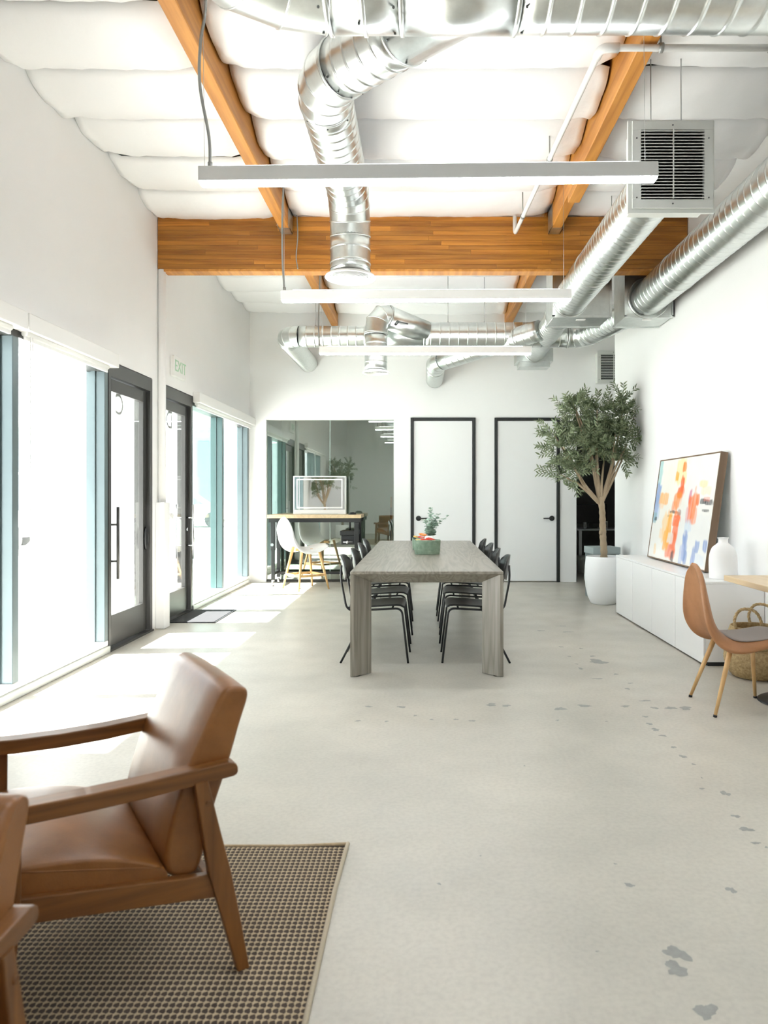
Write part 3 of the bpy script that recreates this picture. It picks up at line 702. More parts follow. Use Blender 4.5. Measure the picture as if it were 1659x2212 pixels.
# continuation from first plenum to small end box, and slanted branch
cd = empty('rear_duct', (1.55, 7.85, 3.30), label='short galvanised duct running on to a small box near the back wall', cat='duct')
duct(MB(), [(0.0, 0.0, 0.06), (0.0, 2.0, 0.0)], 0.145, 0.08, 0.003, 36).build('spiral_pipe', M['galv'], cd)
MB().box(-0.25, 0.25, 1.98, 2.30, -0.14, 0.12).box(-0.21, 0.21, 2.0, 2.28, -0.21, -0.14).build('end_box', M['galvdull'], cd)
band(cd, (0, 1.96, 0), Yv, 0.15); band(cd, (0, 0.3, 0.05), Yv, 0.15)
sb = empty('slanted_duct', (0.14, 9.85, 3.09), label='galvanised branch slanting left from the rear duct into the back wall', cat='duct')
o = Vector((0.14, 9.85, 3.09))
a_ = Vector((1.44, 8.72, 3.33)); b_ = Vector((0.16, 9.75, 3.12)); dd = (b_-a_).normalized()
e0 = b_-dd*0.14; e1 = b_+Vector((0.02, 0.20, -0.03))
en = [e0*(1-t)**2+b_*2*t*(1-t)+e1*t*t for t in (0, 0.34, 0.67, 1.0)]
duct(MB(), [a_-o, e0-o], 0.128, 0.1, 0.003, 36).build('spiral_pipe', M['galv'], sb)
elbow(MB(), [p-o for p in en], 0.128, 36).build('elbow', M['galv'], sb)
duct(MB(), [e1-o, Vector((0.18, YB-0.005, 3.07))-o], 0.128, 0.06, 0.003, 36).build('spiral_pipe', M['galv'], sb)
m_ = a_.lerp(e0, 0.22); band(sb, m_-o, dd, 0.131)
MB().tube([(m_-o)+Vector((0.02, -0.125, 0.03)), (m_-o)+Vector((0.05, -0.165, 0.04))], 0.016, 10).tube([(m_-o)+Vector((0.05, -0.165, 0.04)), (m_-o)+Vector((0.13, -0.165, 0.06))], 0.008, 8).build('damper_handle', M['screw'], sb)
# cross duct in front of the back wall
xd = empty('cross_duct', (0, 9.0, 3.335), label='galvanised duct running across the room in front of the back wall', cat='duct')
el = arc((1.83, -0.25, 0), PI/2, 0, 0.25, Xv, Yv, 4)
duct(MB(), [(2.30, -1.15, 0.0), (2.08, -0.25, 0)], 0.158, 0.085, 0.003, 36).build('spiral_pipe', M['galv'], xd)
elbow(MB(), list(reversed(el)), 0.158, 36).build('elbow', M['galv'], xd)
duct(MB(), [(1.83, 0, 0), (0.02, 0, 0)], 0.158, 0.115, 0.003, 36).build('spiral_pipe', M['galv'], xd)
duct(MB(), [(0.02, 0, 0), (-0.62, 0, -0.02)], 0.158, None, seg=36, r_end=0.133).build('reducer', M['galv'], xd)
duct(MB(), [(-0.62, 0, -0.02), (-1.55, 0, -0.02)], 0.133, 0.105, 0.003, 36).build('spiral_pipe', M['galv'], xd)
elbow(MB(), [Vector((-1.55, 0.18, -0.02))+Vector((-math.sin(t)*0.18, -math.cos(t)*0.18, 0)) for t in (0, PI/8, PI/4, 3*PI/8, PI/2)], 0.133, 36).build('elbow', M['galv'], xd)
duct(MB(), [(-1.73, 0.18, -0.02), (-1.73, YB-9.0-0.005, -0.02)], 0.133, 0.06, 0.003, 36).build('spiral_pipe', M['galv'], xd)
band(xd, (1.83, 0, 0), Xv, 0.16); band(xd, (2.09, -0.27, 0), Yv, 0.16); band(xd, (0.02, 0, 0), Xv, 0.16)
# drop off the cross duct
dr = empty('drop_duct', (-0.565, 8.62, 3.0), label='galvanised duct dropping to a round diffuser near the back wall', cat='duct')
o = Vector((-0.565, 8.62, 3.0))
a_ = Vector((0.03, 8.96, 3.36)); b_ = Vector((-0.565, 8.62, 3.52)); c_ = Vector((-0.565, 8.62, 3.26))
d1 = (b_-a_).normalized(); q0 = b_-d1*0.16; 
qn = [q0*(1-t)**2+b_*2*t*(1-t)+c_*t*t for t in (0, 0.3, 0.62, 1.0)]
duct(MB(), [a_-o, q0-o], 0.142, None, seg=36).build('lateral_collar', M['galv'], dr)
elbow(MB(), [p-o for p in qn], 0.138, 36).build('elbow', M['galv'], dr)
duct(MB(), [c_-o, Vector((0, 0, -0.18))], 0.136, 0.115, 0.003, 36).build('spiral_pipe', M['galv'], dr)
diffuser(dr, 0, 0, -0.21, 0.165, 4)
band(dr, q0-o, d1, 0.144); band(dr, c_-o, Zv, 0.138)
MB().tube([(0.24, -0.07, 0.36), (0.27, -0.13, 0.38)], 0.018, 10).tube([(0.27, -0.13, 0.38), (0.39, -0.10, 0.36)], 0.008, 8).build('damper_handle', M['screw'], dr)
# wall grille in the passage
wg = empty('wall_grille', (2.84, YB-0.21, 3.225), label='pale louvred grille high on the back wall at the corner', cat='vent')
grille_box(wg, 0.48, 0.49, 0.205, 16)
# pipe on the ceiling
pp = empty('white_pipe', (1.02, 4.07, 3.86), label='white pipe hung under the ceiling with an elbow', cat='pipe')
MB().tube(fillet([(1.55, 0, 0), (0, 0, 0), (-0.12, 2.88, 0), (-0.12, 2.90, 0.18)], 0.05), 0.019, 14).build('pipe_run', M['pipe'], pp)
MB().tube(fillet([(0.10, 0, 0), (0, 0, 0), (-0.004, 0.09, 0)], 0.05), 0.026, 14).build('elbow', M['pipe'], pp)
for (x, y) in ((0.97, 0), (0.34, 0)):
    MB().tube([(x-0.012, y, 0), (x+0.012, y, 0)], 0.027, 14).tube([(x, y, 0.02), (x, y, 0.16)], 0.006, 8).build('pipe_clamp', M['cable'], pp)
for (x, y) in ((-0.055, 1.35), (-0.105, 2.45)):
    MB().tube([(x, y-0.012, 0), (x, y+0.012, 0)], 0.024, 14).tube([(x, y, 0.02), (x, y, 0.22)], 0.005, 8).build('pipe_clamp', M['cable'], pp)

# ------------------------------------------------------------------ linear pendant lights
def pendant(y, z, label, x0=-1.19, x1=1.25, dz=0.0, cx=-1.14, path=None, wires=((-1.165, 0.0), (1.19, 0.0))):
    p = empty('linear_pendant', (0, y, z), label=label, cat='lamp', group='linear pendant lights')
    p.rotation_euler = (0, -math.atan2(dz, x1-x0), 0)
    MB().box(x0, x1, -0.035, 0.035, 0.0, 0.078, 0.002, 1).build('housing', M['lampbody'], p)
    MB().box(x0+0.004, x1-0.004, -0.031, 0.031, -0.012, -0.0005, 0.003, 1).build('diffuser', M['led'], p)
    MB().box(x0+0.10, x1-0.10, -0.026, 0.026, 0.0785, 0.082).build('ceiling_fill', M['ceiling_fill'], p)  # unseen glowing strip added on top to fill the ceiling with light
    pts = path or [(cx, 0, 0.078), (cx-0.01, 0.0, 0.35), (cx-0.03, 0.01, 0.65), (cx-0.01, 0.02, 0.95), (cx-0.01, 0.05, 1.10)]
    MB().tube(bezier(pts, 8), 0.0085, 8).build('flexible_conduit', M['cable'], p)
    MB().tube([(pts[0][0], pts[0][1], 0.079), (pts[0][0], pts[0][1], 0.11)], 0.013, 10).build('conduit_fitting', M['cable'], p)
    for (wx, wy) in wires:
        MB().tube([(wx, wy, 0.078), (wx, wy, 1.08)], 0.0014, 5).build('suspension_wire', M['wire'], p)
    return p
pendant(3.81, 2.985, 'white linear pendant light, nearest and largest of the three in view', dz=0.025,
        path=[(-1.135, 0, 0.078), (-1.14, 0, 0.25), (-1.185, 0, 0.52), (-1.18, 0, 0.75), (-1.155, 0.0, 0.90), (-1.15, 0.02, 1.10)])
pendant(6.01, 2.955, 'white linear pendant light just beyond the timber crossbeam, middle of three', dz=0.01,
        path=[(-1.165, 0, 0.078), (-1.18, 0, 0.35), (-1.18, 0, 0.7), (-1.17, 0, 1.0)])
pendant(8.22, 2.945, 'white linear pendant light farthest from view, in front of the rear ducts',
        path=[(-1.19, 0, 0.078), (-1.20, 0, 0.35), (-1.19, 0, 0.7), (-1.18, 0, 1.0)])
pendant(1.55, 2.985, 'white linear pendant light overhead, out of the picture but mirrored in the glass')
pendant(-0.7, 2.985, 'white linear pendant light behind the viewpoint, mirrored in the glass')
# thin hanger rods of the ducts
def rod(x, y, z0, z1, label):
    e = empty('hanger_rod', (x, y, z0), label=label, cat='hanger', group='thin duct hanger rods')
    MB().tube([(0, 0, 0), (0, 0, z1-z0)], 0.004, 6).build('rod', M['wire'], e)
    MB().tube([(0, 0, -0.004), (0, 0, 0.012)], 0.010, 6).build('nut', M['wire'], e)
rod(1.43, 4.47, 3.56, 4.10, 'thin rod holding the left top corner of the return grille box')
rod(1.62, 4.47, 3.60, 4.10, 'thin rod holding the right top corner of the return grille box')
rod(1.75, 6.60, 3.36, 4.08, 'thin rod beside the return duct in front of the crossbeam')
rod(0.32, 9.0, 3.49, 4.08, 'thin rod above the cross duct, left one')
rod(0.78, 9.0, 3.49, 4.08, 'thin rod above the cross duct, right one')
rod(-1.35, 9.0, 3.45, 4.08, 'thin rod above the left end of the cross duct')
cw = MB().tube(bezier([(-1.235, 7.0, 4.06), (-1.225, 6.99, 3.85), (-1.24, 6.99, 3.65), (-1.225, 7.0, 3.53)], 8), 0.006, 8).build('loose_cable', M['cable'])
tag(cw, 'grey cable dangling in front of the timber crossbeam beside the left rafter', 'cable')

# ------------------------------------------------------------------ furniture helpers
def rrect(cx, cy, w, h, r, n=3):
    """rounded rectangle outline, 4*(n+1) points"""
    out = []
    for (sx, sy, a0) in ((1, 1, 0), (-1, 1, PI/2), (-1, -1, PI), (1, -1, 1.5*PI)):
        for i in range(n+1):
            a = a0+PI/2*i/n; out.append((cx+sx*(w/2-r)+r*math.cos(a), cy+sy*(h/2-r)+r*math.sin(a)))
    return out
def loft(mb, secs, cap=True, smooth=True):
    n = len(secs[0]); vs_ = [p for s in secs for p in s]
    fs = [(i*n+k, i*n+(k+1) % n, (i+1)*n+(k+1) % n, (i+1)*n+k) for i in range(len(secs)-1) for k in range(n)]
    mb.add(vs_, fs, smooth)
    if cap:
        mb.add(secs[0], [tuple(reversed(range(n)))]); mb.add(secs[-1], [tuple(range(n))])
    return mb
def inset2d(poly, d):
    n = len(poly); out = []
    A = sum(poly[i][0]*poly[(i+1) % n][1]-poly[(i+1) % n][0]*poly[i][1] for i in range(n)); sg = 1 if A > 0 else -1
    for i in range(n):
        x0, y0 = poly[i-1]; x1, y1 = poly[(i+1) % n]; tx, ty = x1-x0, y1-y0; l = math.hypot(tx, ty) or 1
        out.append((poly[i][0]-sg*ty/l*d, poly[i][1]+sg*tx/l*d))
    return out
def closed_curve(pts, n=6):
    P = [Vector((p[0], p[1], 0)) for p in pts]; N_ = len(P); out = []
    for i in range(N_):
        a, b, c, d = P[i-1], P[i], P[(i+1) % N_], P[(i+2) % N_]
        for k in range(n):
            t = k/n; q = 0.5*((2*b)+(c-a)*t+(2*a-5*b+4*c-d)*t*t+(3*b-a-3*c+d)*t**3); out.append((q.x, q.y))
    return out
def cushion(outline, hw, r, puff):
    """outline in XZ, lofted along Y from -hw to hw with rounded ends"""
    secs = []
    for (y, d) in ((-hw, r), (-hw+r*0.1, r*0.55), (-hw+r*0.35, r*0.22), (-hw+r, 0), (-hw*0.5, -puff*0.8), (0, -puff), (hw*0.5, -puff*0.8), (hw-r, 0), (hw-r*0.35, r*0.22), (hw-r*0.1, r*0.55), (hw, r)):
        secs.append([(p[0], y, p[1]) for p in inset2d(outline, d)])
    return loft(MB(), secs)
def shell(prof, width, curl, nu=26, nv=17, round0=0.10, round1=0.16):
    """bucket shell: prof pts (x,z) from seat front to back top; half width(s); curl(s) lifts the sides along the inner normal"""
    C = bezier([(p[0], 0, p[1]) for p in prof], 10)
    cum = [0]; 
    for i in range(1, len(C)): cum.append(cum[-1]+(C[i]-C[i-1]).length)
    def ev(s):
        s *= cum[-1]
        for i in range(1, len(C)):
            if s <= cum[i]+1e-9:
                f = (s-cum[i-1])/(cum[i]-cum[i-1]); p = C[i-1].lerp(C[i], f); t = (C[min(i+1, len(C)-1)]-C[max(i-2, 0)]).normalized(); return p, t
        return C[-1], (C[-1]-C[-2]).normalized()
    def fn(u, v):
        s = u; w = width(s)
        if s < round0: w *= math.sqrt(max(0.0, 1-(1-s/round0)**2))*0.75+0.25
        if s > 1-round1: w *= math.sqrt(max(0.0, 1-((s-1+round1)/round1)**2))*0.92+0.08
        p, t = ev(s); n = Vector((t.z, 0, -t.x)) if True else None
        n = Vector((0, 1, 0)).cross(t); n = -n if n.z < 0 and s < 0.3 else n
        k = v*2-1
        nn = Vector((-t.z, 0, t.x)); nn = -nn
        y = w*math.sin(k*1.25)/math.sin(1.25)
        return p + Vector((0, y, 0)) + nn*(curl(s)*(abs(k)**2.2))
    return MB().grid(nu, nv, fn)

# ------------------------------------------------------------------ rug
rug = empty('woven_rug', (-0.285, 2.64, 0), label='beige and dark brown woven rug under the leather armchairs', cat='rug')
RW, RL = 1.66, 2.45
MB().box(-RW, 0, -RL, 0, 0.0, 0.006).build('backing', M['rugdark'], rug)
wv = MB(); px_, py_ = 0.0178, 0.0205
def strand(along, c, L, pitch, hw, ph):
    n = int(L/(pitch/2)); vs_ = []
    for i in range(n+1):
        a = -L+i*pitch/2; z = 0.0095 if (i+ph) % 2 == 0 else 0.0062; w = hw*(1.0 if (i+ph) % 2 == 0 else 0.8)
        for (d, zz) in ((-w, 0.0045), (0, z), (w, 0.0045)):
            vs_.append((c+d, a, zz) if along == 'y' else (a, c+d, zz))
    wv.add(vs_, [(3*i+j, 3*i+j+1, 3*i+j+4, 3*i+j+3) for i in range(n) for j in (0, 1)], True)
for i in range(int((RW-0.03)/px_)): strand('y', -0.022-i*px_, RL-0.012, py_, 0.0049, 0)
for i in range(int((RL-0.02)/py_)): strand('x', -0.018-i*py_, RW-0.012, px_, 0.0060, 1)
me = bpy.data.meshes.new('weave'); me.from_pydata(wv.v, [], wv.f); me.polygons.foreach_set('use_smooth', wv.sm); me.materials.append(M['rugbeige'])
w_ = place(me, 'weave', rug); w_['kind'] = 'stuff'
MB().tube([(-0.006, -RL, 0.006), (-0.004, -0.3, 0.006), (0.004, -0.03, 0.008), (0.008, 0.006, 0.012)], 0.0075, 8).build('side_binding', M['rugedge'], rug)
MB().tube([(-RW, -0.004, 0.006), (-0.2, -0.003, 0.006), (0.006, 0.004, 0.011)], 0.006, 8).build('end_binding', M['rugbeige'], rug)

# ------------------------------------------------------------------ armchairs
def make_armchair():
    a = empty('leather_armchair', (0, 0, 0))
    def arm(s):
        secs = []
        st = [(-0.274, 0.570, 0.016, 0.050), (-0.271, 0.571, 0.027, 0.052), (-0.264, 0.572, 0.036, 0.053), (-0.25, 0.573, 0.041, 0.054), (-0.15, 0.568, 0.042, 0.056), (-0.03, 0.562, 0.043, 0.058), (0.10, 0.561, 0.043, 0.060), (0.22, 0.564, 0.043, 0.058), (0.31, 0.570, 0.042, 0.054), (0.335, 0.571, 0.040, 0.052), (0.342, 0.570, 0.034, 0.048)]
        for (x, zt, th, w) in st:
            yc = s*(0.278-0.012*math.sin((x+0.27)/0.6*PI))
            zc = zt-0.0215 if th > 0.035 else zt-0.0215
            secs.append([(x, yc+p[0], zc+p[1]) for p in rrect(0, 0, w, th, min(0.004, th*0.4), 2)])
        return loft(MB(), secs, smooth=False)
    for s in (1, -1): arm(s).build('armrest', M['walnut'], a)
    def leg_rear(s):
        secs = [[(x+p[0], s*0.289+p[1], z) for p in rrect(0, 0, w, 0.032, 0.0035, 2)] for (z, x, w) in ((0.0, -0.290, 0.033), (0.14, -0.259, 0.046), (0.28, -0.226, 0.058), (0.40, -0.202, 0.047), (0.535, -0.176, 0.036))]
        return loft(MB(), secs, smooth=False)
    def leg_front(s):
        secs = [[(x+p[0], s*0.286+p[1], z) for p in rrect(0, 0, w, 0.036, 0.0035, 2)] for (z, x, w) in ((0.0, 0.285, 0.032), (0.25, 0.272, 0.052), (0.36, 0.268, 0.056), (0.535, 0.262, 0.046))]
        return loft(MB(), secs, smooth=False)
    for s in (1, -1):
        l = leg_rear(s).build('leg', M['walnutz'], a)
        MB().tube([(-0.194, s*0.303, 0.475), (-0.194, s*0.309, 0.475)], 0.0075, 14).build('screw_cap', M['walnut'], l)
        leg_front(s).build('leg', M['walnutz'], a)
        loft(MB(), [[(x, s*0.279+p[0], z+p[1]) for p in rrect(0, 0, 0.026, 0.062, 0.0035, 2)] for (x, z) in ((-0.225, 0.242), (0.27, 0.322))], smooth=False).build('side_rail', M['walnut'], a)
    MB().box(0.25, 0.276, -0.27, 0.27, 0.285, 0.345, 0.005, 2).build('front_rail', M['walnut'], a)
    MB().box(-0.215, -0.19, -0.27, 0.27, 0.215, 0.27, 0.005, 2).build('rear_rail', M['walnut'], a)
    back = closed_curve([(-0.235, 0.735), (-0.190, 0.645), (-0.150, 0.559), (-0.118, 0.465), (-0.093, 0.36), (-0.100, 0.295), (-0.150, 0.276), (-0.185, 0.30), (-0.222, 0.440), (-0.262, 0.553), (-0.295, 0.66), (-0.318, 0.735), (-0.300, 0.760), (-0.262, 0.762)])
    bc = cushion(back, 0.266, 0.014, 0.004).build('back_cushion', M['leather'], a)
    for s in (1, -1):
        o_ = inset2d(back, 0.010)
        MB().tube([(p[0], s*0.263, p[1]) for p in o_], 0.0022, 6, closed=True).build('seam', M['leather'], bc)
    seat = closed_curve([(-0.088, 0.318), (-0.03, 0.352), (0.08, 0.388), (0.20, 0.408), (0.270, 0.410), (0.300, 0.395), (0.306, 0.372), (0.290, 0.350), (0.24, 0.338), (0.08, 0.312), (-0.06, 0.288), (-0.095, 0.288)])
    secs = []
    for (y, d, k) in ((-0.274, 0.006, 0.0), (-0.272, 0.001, 0.0), (-0.268, 0.0, 0.05), (-0.24, 0.0, 0.35), (-0.18, 0.0, 0.7), (-0.09, 0.0, 0.93), (0, 0.0, 1.0), (0.09, 0.0, 0.93), (0.18, 0.0, 0.7), (0.24, 0.0, 0.35), (0.268, 0.0, 0.05), (0.272, 0.001, 0.0), (0.274, 0.006, 0.0)):
        secs.append([(p[0], y, p[1]+(0.026*k*max(0, math.sin(PI*min(1, max(0, (p[0]+0.10)/0.41)))) if p[1] > 0.338+0.19*(p[0]-0.1) else 0)) for p in inset2d(seat, d)])
    sc_ = loft(MB(), secs).build('seat_cushion', M['leather'], a)
    MB().tube([(x, s_*0.2735, 0.322+0.245*(x+0.09)) for s_ in (1,) for x in (-0.08, 0.0, 0.1, 0.2, 0.28)], 0.002, 6).build('seam', M['leather'], sc_)
    return a
ac = make_armchair()
ac.location = (-0.897, 2.042, 0.0095); ac.rotation_euler = (0, 0, math.radians(213))
tag(ac, 'tan leather armchair with wooden frame standing on the rug by the windows', 'armchair', 'leather armchairs on the rug')
ac2 = copy_tree(ac)
ac2.location = (-0.995, 1.035, 0.0095); ac2.rotation_euler = (0, 0, math.radians(270)); ac2.scale = (0.97, 0.97, 0.97)
tag(ac2, 'blurred leather armchair cut off by the lower left corner of the picture', 'armchair', 'leather armchairs on the rug')

# ------------------------------------------------------------------ conference table
tx0, tx1, ty0, ty1 = -0.520, 0.580, 5.115, 8.69
tb = empty('conference_table', ((tx0+tx1)/2, (ty0+ty1)/2, 0), label='long grey oak table with chunky corner legs in the middle of the room', cat='table')
hw, hl_ = (tx1-tx0)/2, (ty1-ty0)/2
npl = 5; pw = 2*hw/npl
MB().box(-hw, hw, -hl_, hl_, 0.738, 0.760, 0.0025, 1).build('tabletop', M['table'], tb)
ap = MB(); i_ = 0.118
ap.add([(-hw, -hl_, 0.738), (hw, -hl_, 0.738), (hw, hl_, 0.738), (-hw, hl_, 0.738), (-hw+i_, -hl_+i_, 0.668), (hw-i_, -hl_+i_, 0.668), (hw-i_, hl_-i_, 0.668), (-hw+i_, hl_-i_, 0.668)],
       [(0, 1, 5, 4), (1, 2, 6, 5), (2, 3, 7, 6), (3, 0, 4, 7), (4, 5, 6, 7), (3, 2, 1, 0)])
ap.build('bevelled_apron', M['table'], tb)
for sx in (-1, 1):
    for sy in (-1, 1):
        prof = [(0, 0), (0.024, 0), (0.144, 0.112), (0.112, 0.144), (0, 0.024)]
        pts = [(sx*hw-sx*p[0], sy*hl_-sy*p[1]) for p in prof]
        lg = MB().prism(pts, 0.006, 0.737, 'z').build('leg', M['tableleg'], tb)
        MB().tube([(sx*(hw-0.05), sy*(hl_-0.05), 0.0), (sx*(hw-0.05), sy*(hl_-0.05), 0.007)], 0.018, 12).build('glide', M['black'], lg)

# ------------------------------------------------------------------ black chairs at the table
def make_chair():
    c = empty('stacking_chair', (0, 0, 0))
    for s in (1, -1):
        y = s*0.185
        MB().tube(fillet([(0.265, y*1.06, 0.0), (0.215, y, 0.425), (-0.215, y, 0.405), (-0.262, y*1.0, 0.66), (-0.258, y*0.95, 0.76)], [0.05, 0.06, 0.15]), 0.0085, 10).build('side_frame', M['black'], c)
        MB().tube([(-0.05, y*0.99, 0.412), (-0.262, y*1.1, 0.0)], 0.0085, 10).build('leg', M['black'], c)
    MB().tube([(0.14, -0.185, 0.421), (0.14, 0.185, 0.421)], 0.008, 8).tube([(-0.12, -0.185, 0.41), (-0.12, 0.185, 0.41)], 0.008, 8).build('crossbar', M['black'], c)
    def seat(u, v):
        x = 0.235-0.44*u; y = (v*2-1)*(0.205-0.02*u)
        z = 0.447+0.012*math.cos(u*PI*0.9)-0.006 - 0.010*(1-(v*2-1)**2)*math.sin(u*PI) - (0.018*(1-u/0.12)**2 if u < 0.12 else 0)
        return (x, y, z)
    solid(MB().grid(16, 13, seat).build('seat', M['blackply'], c), 0.011)
    def back(u, v):
        k = v*2-1; hgt = 0.63+0.20*u
        w = 0.195*(1-0.18*(2*u-1)**4)
        y = k*w; zc = hgt - 0.045*abs(k)**3*(1 if u > 0.5 else -1)*abs(2*u-1)
        x = -0.262-0.03*(u-0.3)+0.050*k*k
        return (x, y, zc)
    solid(MB().grid(11, 15, back).build('backrest', M['blackply'], c), 0.011)
    return c
pc = make_chair(); first = True
orders = ['nearest', 'second', 'third', 'farthest']
for side, xx, rz in (('left', -0.370, 0.0), ('right', 0.430, PI)):
    for i, yy in enumerate((5.755, 6.485, 7.215, 7.93)):
        c = pc if first else copy_tree(pc); first = False
        c.location = (xx+random.uniform(-0.012, 0.012), yy, 0); c.rotation_euler = (0, 0, rz+random.uniform(-0.03, 0.03))
        where = {0: 'nearest to the viewer', 1: 'second from the viewer', 2: 'third from the viewer', 3: 'farthest from the viewer'}[i]
        tag(c, 'black tube-frame chair on the %s side of the grey table, %s' % (side, where), 'chair', 'black chairs at the long table')

# ------------------------------------------------------------------ table baskets and plant
def rope_bowl(r, h, sx, sy, n):
    prof = [(0.0, 0.003), (r*0.93, 0.0)]
    for i in range(n):
        z0 = h*i/n; rr = r*(0.93+0.07*(i/n)**0.6)
        for t in (0.12, 0.35, 0.65, 0.88): prof.append((rr+0.004*math.sin(t*PI), z0+t*h/n))
    prof += [(r-0.006, h+0.003), (r-0.014, h-0.004), (r*0.86, 0.012), (0.0, 0.010)]
    return MB().lathe(prof, 40, sx=sx, sy=sy)
TZ = 0.7605
bk = empty('rope_basket', (at(923, 1180, 6.62).x, 6.66, TZ), label='oval sage green rope basket at the front of the table centre', cat='basket', group='sage rope baskets')
rope_bowl(0.122, 0.132, 1.0, 0.80, 11).build('coiled_wall', M['greenwoven'], bk)
bk2 = empty('rope_basket', (at(912, 1180, 7.15).x, 7.22, TZ), label='round sage green rope basket behind the front one on the table', cat='basket', group='sage rope baskets')
rope_bowl(0.100, 0.120, 1.0, 0.9, 10).build('coiled_wall', M['greenwoven'], bk2)
def snack(x, y, z, rz, tilt, m, label, sx=0.045, sy=0.018):
    e = empty('wrapped_snack', (x, y, z), rz, label, 'snack', 'wrapped snacks in the rope baskets')
    e.rotation_euler = (tilt, 0.2, rz)
    MB().box(-sx*0.75, sx*0.75, -sy, sy, -0.009, 0.009, 0.007, 3).build('packet', M[m], e)
    MB().box(-sx, -sx*0.74, -sy*0.9, sy*0.9, -0.0012, 0.0012).box(sx*0.74, sx, -sy*0.9, sy*0.9, -0.0012, 0.0012).build('crimped_end', M[m], e)
    return e
bx_, by_ = bk.location.x, bk.location.y
for (dx, dy, dz, rz, tl, m, lb) in ((-0.02, -0.055, 0.132, 0.3, 0.5, 'red', 'red wrapped snack at the front rim of the oval basket'),
        (0.028, -0.045, 0.140, -0.5, 0.3, 'red', 'red wrapped snack leaning on the white pot in the basket'),
        (-0.065, -0.03, 0.128, 0.2, 0.2, 'yellow', 'yellow wrapped snack at the left of the oval basket'),
        (-0.08, -0.02, 0.118, 1.1, 0.2, 'darkgreen', 'dark wrapped snack at the left rim of the oval basket'),
        (0.075, -0.02, 0.130, 0.5, 0.2, 'darkgreen', 'dark wrapped snack at the right rim of the oval basket'),
        (0.0, -0.02, 0.112, 0.0, 0.1, 'orange', 'orange wrapped snack half hidden in the oval basket')):
    snack(bx_+dx, by_+dy, TZ+dz, rz, tl, m, lb)
bx_, by_ = bk2.location.x, bk2.location.y
for (dx, dy, dz, rz, tl, m, lb) in ((-0.05, -0.02, 0.125, 0.6, 0.4, 'yellow', 'yellow wrapped snack on top of the rear basket'),
        (0.0, -0.04, 0.122, 0.0, 0.3, 'red', 'red wrapped snack at the front of the rear basket'),
        (0.01, 0.01, 0.150, -0.4, 0.3, 'orange', 'orange wrapped snack on top of the rear basket'),
        (-0.065, -0.045, 0.112, 0.9, 0.3, 'darkgreen', 'dark wrapped snack at the left rim of the rear basket')):
    snack(bx_+dx, by_+dy, TZ+dz, rz, tl, m, lb)
ep = empty('eucalyptus_pot', (bk.location.x+0.022, bk.location.y+0.02, TZ+0.0135), label='white pot of eucalyptus standing in the green oval basket', cat='plant')
MB().lathe([(0.0, 0.0), (0.045, 0.0), (0.057, 0.05), (0.056, 0.10), (0.044, 0.145), (0.034, 0.158), (0.030, 0.154), (0.04, 0.12), (0.0, 0.11)], 32).build('pot', M['ceramic'], ep)
rnd = random.Random(5)
leafm = MB().grid(5, 5, lambda u, v: (u*0.055, (v-0.5)*0.052*math.sin(PI*min(1, max(0.04, u)))**0.55, 0.006*((v-0.5)*2)**2-0.004*u)).mesh('leaf', M['euca'])
stems = [((0.012, 0.0, 0.425), 13), ((0.085, -0.01, 0.355), 12), ((0.10, 0.01, 0.29), 9), ((-0.045, 0.01, 0.30), 10), ((0.02, -0.03, 0.32), 10), ((0.065, 0.03, 0.33), 10), ((0.165, 0.0, 0.335), 9), ((-0.015, -0.03, 0.25), 8), ((0.05, -0.03, 0.26), 8)]
for (tip, n) in stems:
    pth = bezier([(0, 0, 0.12), (tip[0]*0.25, tip[1]*0.3, 0.12+(tip[2]-0.12)*0.4+0.03), tip], 8)
    st = MB().tube(pth, 0.0016, 5).build('stem', M['euca'], ep)
    for i in range(n):
        f = 0.22+0.78*i/(n-1); p = pth[min(len(pth)-1, int(f*(len(pth)-1)))]
        for sgn in (0, PI):
            sc = (1.15-0.65*f)*rnd.uniform(0.8, 1.15)
            place(leafm, 'leaf', st, tuple(p), (rnd.uniform(-0.5, 0.5), rnd.uniform(-0.7, 0.1), i*1.4+sgn+rnd.uniform(-0.3, 0.3)), (sc, sc, sc))

# ------------------------------------------------------------------ workbench, mirrored box, white stool at the back
wb = empty('workbench', (-1.56, 10.52, 0), label='wheeled workbench with oak top and black frame before the glass', cat='workbench')
MB().box(-0.675, 0.675, -0.27, 0.26, 0.985, 1.034, 0.003, 1).build('worktop', M['oakx'], wb)
MB().box(-0.66, 0.66, -0.25, -0.215, 0.925, 0.984).box(-0.66, 0.66, 0.20, 0.235, 0.925, 0.984).box(-0.64, -0.60, -0.215, 0.20, 0.935, 0.984).box(0.60, 0.64, -0.215, 0.20, 0.935, 0.984).build('frame_rail', M['black'], wb)
for sx in (-1, 1):
    for sy in (-1, 1):
        l = MB().box(sx*0.605-0.032, sx*0.605+0.032, sy*0.20-0.02, sy*0.20+0.02, 0.52, 0.925, 0.003, 1).box(sx*0.605-0.025, sx*0.605+0.025, sy*0.20-0.016, sy*0.20+0.016, 0.09, 0.52, 0.003, 1).build('leg', M['black'], wb)
        MB().tube([(sx*0.605-0.015, sy*0.20, 0.038), (sx*0.605+0.015, sy*0.20, 0.038)], 0.038, 18).box(sx*0.605-0.02, sx*0.605+0.02, sy*0.2-0.018, sy*0.2+0.018, 0.07, 0.09).build('caster', M['chrome'], l)
    MB().box(sx*0.605-0.02, sx*0.605+0.02, -0.18, 0.18, 0.16, 0.20).build('side_rail', M['black'], wb)
MB().box(-0.58, 0.58, 0.185, 0.215, 0.13, 0.17).build('foot_rail', M['black'], wb)
MB().tube([(-0.61, -0.225, 0.60), (-0.61, -0.245, 0.60)], 0.022, 14).build('crank', M['chrome'], wb)
